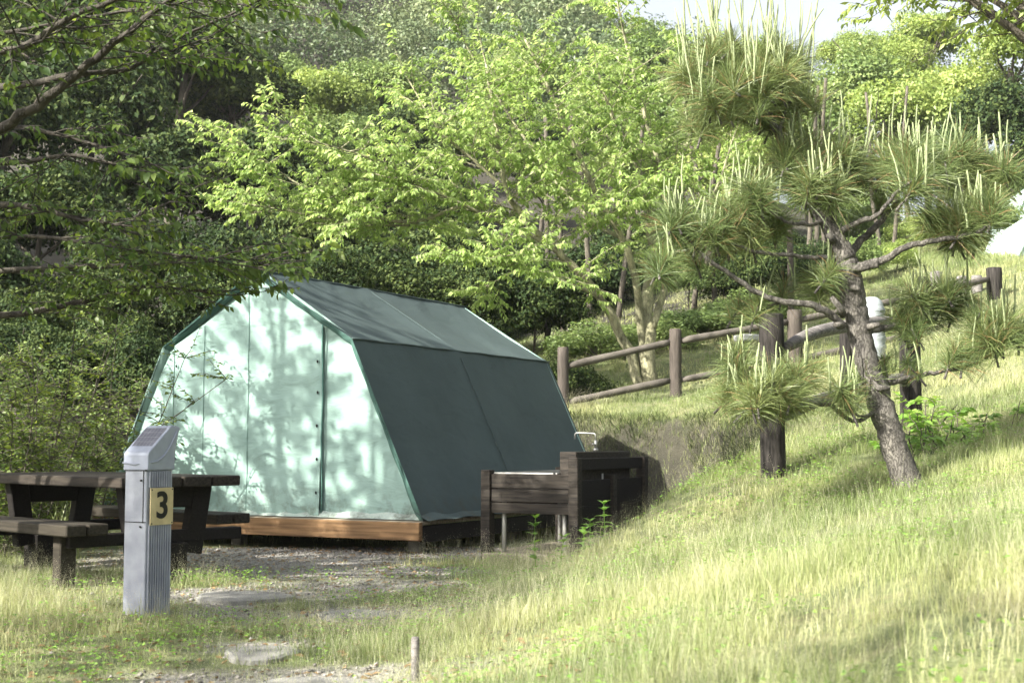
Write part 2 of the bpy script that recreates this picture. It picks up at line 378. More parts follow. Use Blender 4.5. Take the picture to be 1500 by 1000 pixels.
def hillz(x, y):
    A = np.interp(x, [-90, -40, -10, 4, 10, 18, 30, 60], [66, 60, 48, 38, 28, 17, 8, 5])
    return A * sstep(24, 150, y) 
def height(x, y):
    x = np.asarray(x, float); y = np.asarray(y, float)
    z = tps(x, y)
    d = poly_sd(x, y, PAD) + (fbm(x * 2.2, y * 2.2, 3) - .45) * .35
    k = sstep(-.05, .75, d)
    z = np.minimum(z, 0) * (1 - k) * .3 + z * k
    z = z + (fbm(x * 1.3 + 5, y * 1.3, 4) - .47) * .09 * sstep(-1, 2, d)
    bk = np.clip(1 - np.abs(d - .3) / .5, 0, 1) * (y > 10.3) * (x > -.5)
    z = z + bk * ((fbm(x * 7, y * 7, 3) - .45) * .30)
    return z + hillz(x, y)
def hz(x, y): return float(height(np.array([x]), np.array([y]))[0])

def gravel_mask(x, y):
    g = np.zeros_like(x)
    # worn path from the foreground up to the deck
    for (cx, cy, rx, ry, k) in [(-2.2, 11.0, 1.25, .7, 1.15), (-1.35, 10.2, 1.0, .5, 1.05), (-1.75, 8.7, .75, .55, .95), (-1.1, 9.2, .7, .45, .8), (-1.0, 7.8, .8, .4, .65), (-.95, 5.5, .75, .45, 1.2), (-1.25, 6.7, .3, .3, .5), (-1.2, 11.9, 2.4, .6, 1.2), (-3.2, 10.6, .7, .5, .7)]:
        g = np.maximum(g, k * (1.35 - np.hypot((x - cx) / rx, (y - cy) / ry)))
    g = np.where(g > .03, g + (fbm(x * 3, y * 3, 4) - .47) * 1.4 * np.clip(g * 3, 0, 1), 0)
    return np.clip(g * 1.6, 0, 1)

def build_ground():
    def axis(lo, hi, c0, c1, fine):
        a = list(np.arange(c0, c1 + 1e-6, fine)); s = fine; v = c0; L = []
        while v > lo: s *= 1.13; v -= s; L.append(v)
        s = fine; v = a[-1]; Rr = []
        while v < hi: s *= 1.13; v += s; Rr.append(v)
        return np.array(L[::-1] + a + Rr)
    X = axis(-260, 260, -5, 5, .09); Y = axis(-40, 420, 2, 19, .09)
    gx, gy = np.meshgrid(X, Y)
    Z = height(gx, gy)
    V = np.stack([gx, gy, Z], -1).reshape(-1, 3)
    a, b = gx.shape; idx = np.arange(a * b).reshape(a, b)
    q = np.stack([idx[:-1, :-1], idx[:-1, 1:], idx[1:, 1:], idx[1:, :-1]], -1).reshape(-1, 4)
    tr = np.concatenate([q[:, [0, 1, 2]], q[:, [0, 2, 3]]])
    m, n, l, bs = mat('meadow_ground')
    at = n.new('ShaderNodeAttribute'); at.attribute_name = 'tint'
    tc = n.new('ShaderNodeTexCoord')
    n1 = n.new('ShaderNodeTexNoise'); n1.inputs['Scale'].default_value = 3; n1.inputs['Detail'].default_value = 9; n1.inputs['Roughness'].default_value = .7; l.new(tc.outputs['Object'], n1.inputs[0])
    n3 = n.new('ShaderNodeTexNoise'); n3.inputs['Scale'].default_value = 45; n3.inputs['Detail'].default_value = 5; l.new(tc.outputs['Object'], n3.inputs[0])
    rg = ramp(n, [(.3, (.05, .07, .025)), (.5, (.11, .13, .05)), (.72, (.20, .18, .10))]); l.new(n1.outputs[0], rg.inputs[0])
    rr = ramp(n, [(.3, (.09, .085, .07)), (.5, (.20, .19, .175)), (.7, (.34, .33, .31))]); l.new(n3.outputs[0], rr.inputs[0])
    mx = n.new('ShaderNodeMixRGB'); l.new(at.outputs['Fac'], mx.inputs[0]); l.new(rg.outputs[0], mx.inputs[1]); l.new(rr.outputs[0], mx.inputs[2])
    a2 = n.new('ShaderNodeAttribute'); a2.attribute_name = 'litter_shade'
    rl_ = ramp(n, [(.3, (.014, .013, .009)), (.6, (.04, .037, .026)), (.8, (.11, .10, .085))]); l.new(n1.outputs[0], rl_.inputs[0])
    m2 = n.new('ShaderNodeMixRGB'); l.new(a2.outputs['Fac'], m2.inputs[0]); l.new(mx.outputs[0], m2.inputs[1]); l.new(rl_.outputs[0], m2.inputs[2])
    l.new(m2.outputs[0], bs.inputs['Base Color']); bs.inputs['Roughness'].default_value = .95
    bp = n.new('ShaderNodeBump'); bp.inputs['Strength'].default_value = .8; bp.inputs['Distance'].default_value = .03
    l.new(n3.outputs[0], bp.inputs['Height']); l.new(bp.outputs[0], bs.inputs['Normal'])
    near = (np.abs(V[:, 0]) < 8) & (V[:, 1] < 20)
    tint = np.zeros(len(V)); tint[near] = gravel_mask(V[near, 0], V[near, 1])
    sd = poly_sd(V[near, 0], V[near, 1], PAD)
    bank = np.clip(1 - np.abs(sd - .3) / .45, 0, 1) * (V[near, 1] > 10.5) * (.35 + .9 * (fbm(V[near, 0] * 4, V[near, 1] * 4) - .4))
    bank_ = np.zeros(len(V)); bank_[near] = np.clip((1 - np.abs(sd - .28) / .6 + .5 * (fbm(V[near, 0] * 4, V[near, 1] * 4) - .45)) * 2, 0, .97) * (V[near, 1] > 10.3) * (V[near, 0] > 0)  # bank face: bare soil, darkened in colour for the shade lying on it
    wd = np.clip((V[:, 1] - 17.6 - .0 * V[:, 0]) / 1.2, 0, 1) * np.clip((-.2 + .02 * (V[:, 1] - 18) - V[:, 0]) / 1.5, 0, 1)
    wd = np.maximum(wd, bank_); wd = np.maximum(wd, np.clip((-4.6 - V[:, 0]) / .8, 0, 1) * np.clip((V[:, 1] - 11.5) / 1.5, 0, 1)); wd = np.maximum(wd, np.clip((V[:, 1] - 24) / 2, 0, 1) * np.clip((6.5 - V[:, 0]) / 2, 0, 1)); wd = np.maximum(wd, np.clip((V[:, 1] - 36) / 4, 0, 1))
    me = fast_mesh('ground', V, tr, m, tint=tint, smooth=True)
    a_ = me.attributes.new('litter_shade', 'FLOAT', 'POINT'); a_.data.foreach_set('value', wd.astype(np.float32))
    return tag(link('ground', me), kind='structure')
build_ground()

# ------------------------------------------------------------------ grass (nobody could count it)
def build_grass():
    r = np.random.RandomState(11)
    Ps = []; 
    def field(y0, y1, dens, side=1.12):
        out = []
        ys = np.linspace(y0, y1, 9)
        for a, b in zip(ys[:-1], ys[1:]):
            hw = .377 * b * side + .5
            n = int(dens * (b - a) * 2 * hw); K = 14; m = n // K
            # tufts: blades share a root and lean outwards from it
            cx = r.uniform(-hw, hw, m); cy = r.uniform(a, b, m); sz = r.gamma(4, .25, m); th_ = r.rand(m)
            ang = r.uniform(0, 6.28, (m, K)); rad = r.rand(m, K) ** .6 * (.012 + .035 * sz[:, None]) * (1 + a * .06)
            x = cx[:, None] + np.cos(ang) * rad; y = cy[:, None] + np.sin(ang) * rad
            out.append(np.c_[x.ravel(), y.ravel(), ang.ravel(), np.repeat(sz, K), np.repeat(th_, K)])
        return np.concatenate(out)
    sets = [(field(2.0, 6.2, 9500), .62), (field(6.2, 10.5, 6500), .8), (field(10.5, 19, 2600), 1.25), (field(19, 36, 650), 2.6)]
    V_, T_, t_ = [], [], []; nb = 0; sV, sT, st_ = [], [], []; ns = 0
    for P, wk in sets:
        x, y = P[:, 0], P[:, 1]
        g = gravel_mask(x, y) * ((np.abs(x) < 8) & (y < 20))
        sd = poly_sd(x, y, PAD)
        clump = fbm(x * 1.8, y * 1.8, 3)
        keep = r.rand(len(x)) < np.clip(1.25 - 1.15 * g, .04, 1) * np.where((sd < -.2) & (y > 11.0), .10, 1) * np.clip((clump - .22) * 3.5, .15, 1)
        # bank face is nearly bare, forest floor too
        keep &= ~((np.abs(sd - .32) < .33) & (y > 11.2) & (r.rand(len(x)) < .42))
        keep &= ~((x < -.2 + (y - 18) * .02) & (y > 17.5) & (r.rand(len(x)) < .93)) & ~((x < -4.6) & (y > 12) & (r.rand(len(x)) < .8))
        x, y, clump, g, sd = x[keep], y[keep], clump[keep], g[keep], sd[keep]; ta, tsz, tth = P[keep, 2], P[keep, 3], P[keep, 4]
        n = len(x); z = height(x, y)
        big = fbm(x * .55 + 9, y * .55, 3)
        h = r.gamma(6, .167, n) * (.45 + .55 * tsz) * (.055 + .20 * np.clip(big - .36, 0, 1) + .06 * np.clip(clump - .42, 0, 1)) * np.where(g > .3, .6, 1) * (1.15 if wk > 1 else 1) + .03
        flat = np.clip(.35 - x, 0, 1) * (poly_sd(x, y, np.array([(-2.9, 4.2), (.2, 4.2), (.4, 7), (.3, 10), (.4, 13), (-3.4, 13), (-3.1, 9), (-2.2, 7)])) < 0)
        h = h * np.where(flat > .05, .62, .82)
        kill = r.rand(n) < flat * .55; h = np.where(kill, h * .45, h)
        az = ta + r.normal(0, .7, n); lean = r.beta(2, 2.2, n) * 1.2
        d = np.c_[np.cos(az), np.sin(az), np.zeros(n)]
        up = np.array([0, 0, 1.])
        wdt = (r.uniform(.0009, .0022, n) * wk)[:, None]
        saz = r.uniform(0, 2 * np.pi, n); s = np.c_[np.cos(saz), np.sin(saz), np.zeros(n)]
        b = np.c_[x, y, z - .01]
        H = h[:, None]; Ln = lean[:, None]
        p1 = b + up * H * .55 + d * H * Ln * .18; p2 = b + up * H * (1 - .35 * Ln) + d * H * Ln * .75
        V = np.stack([b - s * wdt, b + s * wdt, p1 - s * wdt * .8, p1 + s * wdt * .8, p2], 1).reshape(-1, 3)
        i = np.arange(n)[:, None] * 5 + nb
        T = np.concatenate([i + [0, 1, 3], i + [0, 3, 2], i + [2, 3, 4]], 1).reshape(-1, 3)
        dry = np.clip(r.rand(n) * .35 + tth * .45 + .06 + (fbm(x * .9 + 40, y * .9, 3) - .45) * 1.8 + (fbm(x * 5 + 40, y * 5, 2) - .4) * .5 + .10, 0, 1)
        V_.append(V); T_.append(T); t_.append(np.repeat(dry, 5)); nb += len(V)
        # seed heads: thin stems with a loose head of tiny scales
        if wk < 2:
            sel = r.rand(n) < (.085 if wk < 1 else .09) * np.clip((big - .22) * 4, .3, 2)
            m = sel.sum(); b2 = b[sel]; hh = h[sel] * 1.1 + .06 + .08 * r.rand(m)
            dd = d[sel]; tip = b2 + up * hh[:, None] + dd * hh[:, None] * .35
            s2 = s[sel] * .0008 * wk
            V = np.stack([b2 - s2, b2 + s2, tip], 1).reshape(-1, 3); i = np.arange(m)[:, None] * 3 + ns
            sV.append(V); sT.append((i + [0, 1, 2]).reshape(-1, 3)); st_.append(np.repeat(r.rand(m), 3)); ns += len(V)
            K = 12
            q = np.repeat(tip, K, 0) + r.normal(0, 1, (m * K, 3)) * np.array([.014, .014, .03]) - up * .02
            e1 = nrm(r.normal(0, 1, (m * K, 3))) * (.0042 * wk); e2 = nrm(r.normal(0, 1, (m * K, 3))) * (.0030 * wk)
            V = np.stack([q, q + e1, q + e2], 1).reshape(-1, 3); i = np.arange(m * K)[:, None] * 3 + ns
            sV.append(V); sT.append((i + [0, 1, 2]).reshape(-1, 3)); st_.append(np.repeat(r.rand(m * K), 3)); ns += len(V)
    print('grass verts', nb, ns)
    V = np.concatenate(V_ + sV); T = np.concatenate(T_ + [t + nb for t in sT]); t = np.concatenate(t_ + st_)
    mi = np.r_[np.zeros(sum(len(a) for a in T_)), np.ones(sum(len(a) for a in sT))]
    me = fast_mesh('grass', V, T, [M['grass'], M['seed']], t, mi)
    tag(link('grass', me), 'tall pale green meadow grass with wispy seed heads', 'grass', kind='stuff')
    # low broadleaved ground cover between the blades
    n = 52000; x = r.uniform(-3.2, 4.5, n); y = 2.5 + r.rand(n) ** .8 * 9.5
    cl = fbm(x * 2.4 + 3, y * 2.4 + 8, 3); k = (cl > .47) & (gravel_mask(x, y) < .6) & (np.abs(x) < .45 * y + .5) & (poly_sd(x, y, PAD) > -1.5)
    x, y = x[k], y[k]; n = len(x)
    P = np.c_[x, y, height(x, y) + r.uniform(.01, .09, n)]; az = r.uniform(0, 6.28, n)
    V, T, t = leaf_arrays(P, np.c_[np.cos(az), np.sin(az), r.uniform(-.2, .5, n)], np.tile([0, 0, 1.], (n, 1)) + r.normal(0, .3, (n, 3)), r.uniform(.012, .03, n), r.uniform(.005, .011, n))
    tag(link('ground_cover', fast_mesh('ground_cover', V, T, M['weed'], t)), 'low clover and small leaves between the grass', 'ground cover', kind='stuff')
build_grass()

def build_brush():
    r = np.random.RandomState(8); n = 42000; x = r.uniform(-.2, 3.4, n); y = r.uniform(10.6, 18.5, n); sd = poly_sd(x, y, PAD)
    k = (np.abs(sd - .30) < .48) & (fbm(x * 3, y * 3, 2) > .30); x, y = x[k], y[k]; n = len(x); z = height(x, y)
    az = r.uniform(0, 6.28, n); d = np.c_[np.cos(az), np.sin(az), np.zeros(n)] + [-.35, -.2, 0]; H = (r.gamma(4, .25, n) * .13 + .03)[:, None]; s = np.c_[np.sin(az), -np.cos(az), np.zeros(n)] * .0024
    b = np.c_[x, y, z - .01]; p1 = b + d * H * .45 + np.array([0, 0, .5]) * H; p2 = b + d * H * 1.1 + np.array([0, 0, .35]) * H
    V = np.stack([b - s, b + s, p1 - s, p1 + s, p2], 1).reshape(-1, 3); i = np.arange(n)[:, None] * 5
    T = np.concatenate([i + [0, 1, 3], i + [0, 3, 2], i + [2, 3, 4]], 1).reshape(-1, 3)
    tag(link('dry_grass', fast_mesh('dry_grass', V, T, M['brush'], np.repeat(r.rand(n), 5))), 'dull matted grass hanging on the cut bank', 'grass', kind='stuff')
build_brush()

def build_pebbles():
    r = np.random.RandomState(18); n = 30000; x = r.uniform(-3.6, .4, n); y = r.uniform(4.8, 12.6, n); g = gravel_mask(x, y); k = r.rand(n) < g * .45 + .01; x, y = x[k], y[k]; n = len(x)
    sz = r.gamma(3, .0018, n)[:, None] + .003; c = np.c_[x, y, height(x, y) + sz[:, 0] * .3]
    D = np.array([[1, 0, 0], [0, 1, 0], [-1, 0, 0], [0, -1, 0], [0, 0, .6], [0, 0, -.6]]); V = c[:, None] + D[None] * sz[:, None] * r.uniform(.6, 1.4, (n, 6, 1)) + r.normal(0, .15, (n, 6, 3)) * sz[:, None]
    F_ = np.array([[0, 1, 4], [1, 2, 4], [2, 3, 4], [3, 0, 4], [1, 0, 5], [2, 1, 5], [3, 2, 5], [0, 3, 5]]); T = (np.arange(n)[:, None, None] * 6 + F_).reshape(-1, 3)
    tag(link('gravel', fast_mesh('gravel', V.reshape(-1, 3), T, M['pebble'], np.repeat(r.rand(n), 6))), 'small loose stones on the worn path', 'gravel', kind='stuff')
    n = 3500; x = r.uniform(-4, .6, n); y = r.uniform(4.6, 12.6, n); az = r.uniform(0, 6.28, n)
    V, T, t = leaf_arrays(np.c_[x, y, height(x, y) + .008], np.c_[np.cos(az), np.sin(az), r.uniform(-.1, .25, n)], np.tile([0, 0, 1.], (n, 1)) + r.normal(0, .3, (n, 3)), r.uniform(.025, .06, n), r.uniform(.007, .014, n), rs=r)
    tag(link('leaf_litter', fast_mesh('leaf_litter', V, T, M['deadneedle'], t)), 'dry fallen leaves scattered over the path', 'fallen leaves', kind='stuff')
build_pebbles()

# ------------------------------------------------------------------ the big tent
TX, TY, YAW = -2.37, 12.63, .484
tH, th, tw, ts, tL, tz = 2.275, 1.59, 1.85, 1.10, 3.85, .288
# local axes: x = to the right of the tent front, y = along the ridge away from the camera
def fabric_grid(corner_fn, nu, nv): 
    u = np.linspace(0, 1, nu); v = np.linspace(0, 1, nv); U, V = np.meshgrid(u, v, indexing='ij')
    return corner_fn(U, V)
def make_tent():
    root = empty('canvas_tent', (TX, TY, 0), -YAW, 'large mint green canvas tent with dark green fly on a wooden deck', 'tent')
    z0 = tz
    prof = np.array([(-tw, 0), (-ts, th), (0, tH), (ts, th), (tw, 0)], float)
    y0, y1 = -.06, tL + .06
    def panel(a, b, sag, name, hem=0, nv=90):
        (xa, za), (xb, zb) = a, b
        nx, nz_ = (zb - za), -(xb - xa); q = math.hypot(nx, nz_); nx, nz_ = nx / q, nz_ / q
        def fn(U, V):
            x = xa + (xb - xa) * U; z = za + (zb - za) * U; y = y0 + (y1 - y0) * V
            s = -sag * np.sin(np.pi * U) * (.6 + .4 * np.abs(np.sin(np.pi * V * 2)))
            # rafters in the middle hold the cloth out
            s = s + .014 * (fbm(U * 2.2 + 3, V * 7, 3) - .45) + .011 * (fbm(U * 1.2 + 9, V * 26 + U * 5, 2) - .4) * np.clip(1.2 - U * 2.2, 0, 1) + .020 * (fbm(U * 1.2 + 19, V * 22 - U * 4, 2) - .4) * np.clip(U * 2.4 - 1.4, 0, 1)
            s = s + .030 * np.exp(-((V - .30) * 16) ** 2 - ((U - .15) * 5) ** 2) - .02 * np.exp(-((V - .72) * 12) ** 2 - ((U - .5) * 3) ** 2)
            ridge = np.exp(-((V - .47) * 26) ** 2) * .014
            s = s + ridge
            s = s + np.where(np.abs(V - .5) < .5, .0, 0)
            return np.stack([x + nx * s, y, z0 + z + nz_ * s], -1)
        P = fabric_grid(fn, 34, nv)
        mb = MB().grid(P)
        mb.grid(np.stack([P[..., 0] - nx * .008, P[..., 1], P[..., 2] - nz_ * .008], -1)[:, ::-1])
        return mb
    eps = .0
    # sign convention: outward normal = (nx,nz); for left->right traversal of profile this points up/out when negated
    def outward(a, b, sag): return panel(b, a, sag, '')
    outward(prof[0], prof[1], .02).build('side_wall', M['fly'], root, True)
    outward(prof[3], prof[4], .02).build('side_wall', M['fly'], root, True)
    rl = outward(prof[1], prof[2], .03); rr = outward(prof[2], prof[3], .03)
    roof = MB(); roof.v = rl.v; roof.f = rl.f; roof.m = rl.m; roof.n = rl.n
    for V in rr.v: pass
    off = roof.n
    roof.v = rl.v + rr.v; roof.f = rl.f + [[i + off for i in f] for f in rr.f]; roof.m = rl.m + rr.m; roof.n += rr.n
    ro = roof.build('roof', M['fly'], root, True)
    # seams on the roof and side
    sm = MB()
    for V in (.47,):
        yy = y0 + (y1 - y0) * V
        path = [(ts + (tw - ts) * t + .012, yy, z0 + th * (1 - t) + .012) for t in np.linspace(.05, .98, 10)]
        sm.tube(path, .006, 5)
        path = [(ts * t, yy, z0 + tH + (th - tH) * t + .004) for t in np.linspace(0, .95, 8)]
        sm.tube(path, .006, 5)
    path = [(ts + .006, y, z0 + th + .003 + .003 * math.sin(y * 9)) for y in np.linspace(y0, y1, 24)]
    sm.tube(path, .009, 6)
    path = [(0, y, z0 + tH + .004) for y in np.linspace(y0, y1, 16)]
    sm.tube(path, .010, 6)
    sm.build('seam', M['fly'], root, True)
    # hem band: the fly wraps round its front edge
    inn = np.array([(-tw + .05, 0), (-ts + .035, th - .04), (0, tH - .07), (ts - .045, th - .05), (tw - .09, 0)])
    for k in range(4):
        a, b, c, d = prof[k], prof[k + 1], inn[k + 1], inn[k]
        n = 14; t = np.linspace(0, 1, n)[:, None]
        o = a + (b - a) * t; i = d + (c - d) * t
        P = np.zeros((n, 3, 3))
        wv = .008 * np.sin(t[:, 0] * 23 + k)
        P[:, 0] = np.c_[o[:, 0], np.full(n, y0 - .002), z0 + o[:, 1]]
        m_ = (o * .45 + i * .55); P[:, 1] = np.c_[m_[:, 0], y0 + .012 + wv, z0 + m_[:, 1]]
        P[:, 2] = np.c_[i[:, 0] + wv * .6, np.full(n, -.008), z0 + i[:, 1]]
        MB().grid(P).build('trim', M['mint'] if k == 0 else M['trim'], root, True)  # left piece coloured mint to stand for sunlit trim
    # front wall: hexagonal cloth with wrinkles
    def width(z): return np.interp(z, [0, th, tH], [tw - .03, ts - .01, .02])
    def front(x, z):
        wr = .020 * (fbm(x * 2.2 + 20, z * 5, 4) - .47) + .010 * (fbm(x * 9 + 20, z * 2.0, 2) - .4) * np.clip(1 - z * 1.6, 0, 1) + .018 * np.sin(x * 2.2 + 1) * np.sin(np.clip(z / tH, 0, 1) * np.pi)
        return wr
    nu, nv = 90, 80
    U, V = np.meshgrid(np.linspace(-1, 1, nu), np.linspace(0, 1, nv), indexing='ij')
    z = V * (tH - .02); hw = width(z); x = U * hw
    XS = .98  # the door flap seam
    P = np.stack([x, .012 + front(x, z) + .0 * x, z0 + z], -1)
    m1 = U[:, 0]
    fw = MB().grid(P[:, :]).build('front_wall', M['mint'], root, True)
    # door flap: overlapping sheet left of the seam, hanging slightly forward
    x0, x1 = -.98, .74
    U, V = np.meshgrid(np.linspace(0, 1, 60), np.linspace(0, 1, 60), indexing='ij')
    xx = x0 + (x1 - x0) * U
    top = np.interp(np.abs(xx), [0, ts, tw], [tH - .13, th - .06, 0]); 
    zz = .02 + (top - .02) * V
    yy = -.012 + front(xx, zz) - .010 * np.exp(-(xx - x1) ** 2 / .004) - .006 * np.exp(-(xx - x0) ** 2 / .004) - .02 * (1 - V) ** 4 * np.abs(np.sin(xx * 9 + 1))
    door = MB().grid(np.stack([xx, yy, z0 + zz], -1)).build('door_flap', M['mint'], root, True)
    # edge piping of the flap, seam stitches and toggles
    e = MB(); zt = float(np.interp(x1, [0, ts], [tH - .13, th - .06]))
    e.tube([(x1 + .012, -.018 + .008 * math.sin(k), z0 + .02 + (zt - .02) * k / 12) for k in range(13)], .008, 6)
    e.build('flap_edge', M['seam'], door, True)
    for sx in (-.62, -.10, ):
        e = MB(); zt = float(np.interp(abs(sx), [0, ts], [tH - .15, th - .08]))
        zk = np.linspace(.03, zt, 24)
        e.tube([(sx, -.017 + float(front(np.array(sx), np.array(q))), z0 + q) for q in zk], .0028, 4)
        e.build('stitch_line', M['seam'], door)
    e = MB(); e.tube([(-.975, -.022 + float(front(np.array(-.975), np.array(q))), z0 + q) for q in np.linspace(.03, th - .02, 20)], .003, 4); e.build('stitch_line', M['seam'], door)
    for sx in (-.94, .70):
        for zq in (.22, .52, .82, 1.12, 1.40):
            t = MB(); yq = -.03 + float(front(np.array(sx), np.array(zq)))
            t.tube([(sx, yq, z0 + zq - .012), (sx + .002, yq - .006, z0 + zq), (sx, yq, z0 + zq + .012)], [.006, .010, .006], 6)
            t.build('toggle', M['black'], door, True)
    # pale mud cloth skirting at the foot
    sk = MB(); n = 60
    xs = np.linspace(-tw + .12, tw - .05, n); P = np.zeros((n, 3, 3))
    for k, (yo, zo) in enumerate([(-.050, .004), (-.036, .022), (.002, .055)]):
        P[:, k] = np.c_[xs, yo + .018 * np.sin(xs * 11) * (2 - k) / 2 + .01 * np.sin(xs * 31), z0 + zo + .008 * np.sin(xs * 17 + k) * (k > 0)]
    sk.grid(P); P2 = np.zeros((2, 2, 3))
    sk.build('skirting', M['hem'], root, True)
    # ground flap along the right side
    sk = MB(); n = 50; ys = np.linspace(y0 - .02, y1, n); P = np.zeros((n, 3, 3))
    for k, (xo, zo) in enumerate([(.075, .006), (.045, .03), (.0, .07)]):
        P[:, k] = np.c_[tw + xo - .03 * k + .012 * np.sin(ys * 9), ys, z0 + zo + .006 * np.sin(ys * 13)]
    sk.grid(P[:, ::-1]); sk.build('skirting', M['fly'], root, True)
    # back wall
    MB().add([(-tw, tL, z0), (-ts, tL, z0 + th), (0, tL, z0 + tH), (ts, tL, z0 + th), (tw, tL, z0)], [(0, 1, 2, 3, 4)]).build('back_wall', M['mint'], root)
    return root
tent = make_tent()

def make_deck():
    root = empty('wooden_deck', (TX, TY, 0), -YAW, 'low wooden deck with an orange fascia beam under the large tent', 'deck')
    f = MB().box((.0, -.13, .20), (3.74, .06, .155), bev=.006); f.build('fascia', M['orangewood'], root)
    b = MB()
    for i in range(28):
        b.box((0, -.07 + .145 * i + .02, .268), (3.72, .135, .03), bev=.004)
    b.build('deck_board', M['greywood'], root)
    f = MB().box((1.85, 1.95, .175), (.05, 4.08, .14), bev=.005); f.build('side_beam', M['darkwood'], root)  # dark wood on the side beams paints in the deck's shaded side
    f = MB().box((-1.85, 1.95, .175), (.05, 4.08, .14), bev=.005); f.build('side_beam', M['darkwood'], root)
    for y in (.15, 2.0, 3.8):
        for x in (-1.7, -.35, 1.62):
            MB().box((x, y + .06, .045), (.12, .12, .13), bev=.01).build('footing', M['concrete'], root)
    return root
make_deck()

# two more tents up the slope at the right edge of the view
def place_tent(loc, rz, label):
    t = copy_tree(tent)
    for c in children(t):
        for sl_ in c.material_slots: sl_.link = 'OBJECT'; sl_.material = M['pale']
    t.location = loc; t.rotation_euler = (0, 0, rz); tag(t, label, 'tent'); return t
p = W(1478, 424, 27); place_tent((p[0] + 1.78, p[1], p[2] - .25), -.1, 'pale tent on the grassy terrace at the right edge, lower of the two')
p = W(1474, 364, 34); place_tent((p[0] + 1.78, p[1], p[2] - .25), -.1, 'pale tent half hidden by trees, higher of the two at the right edge')

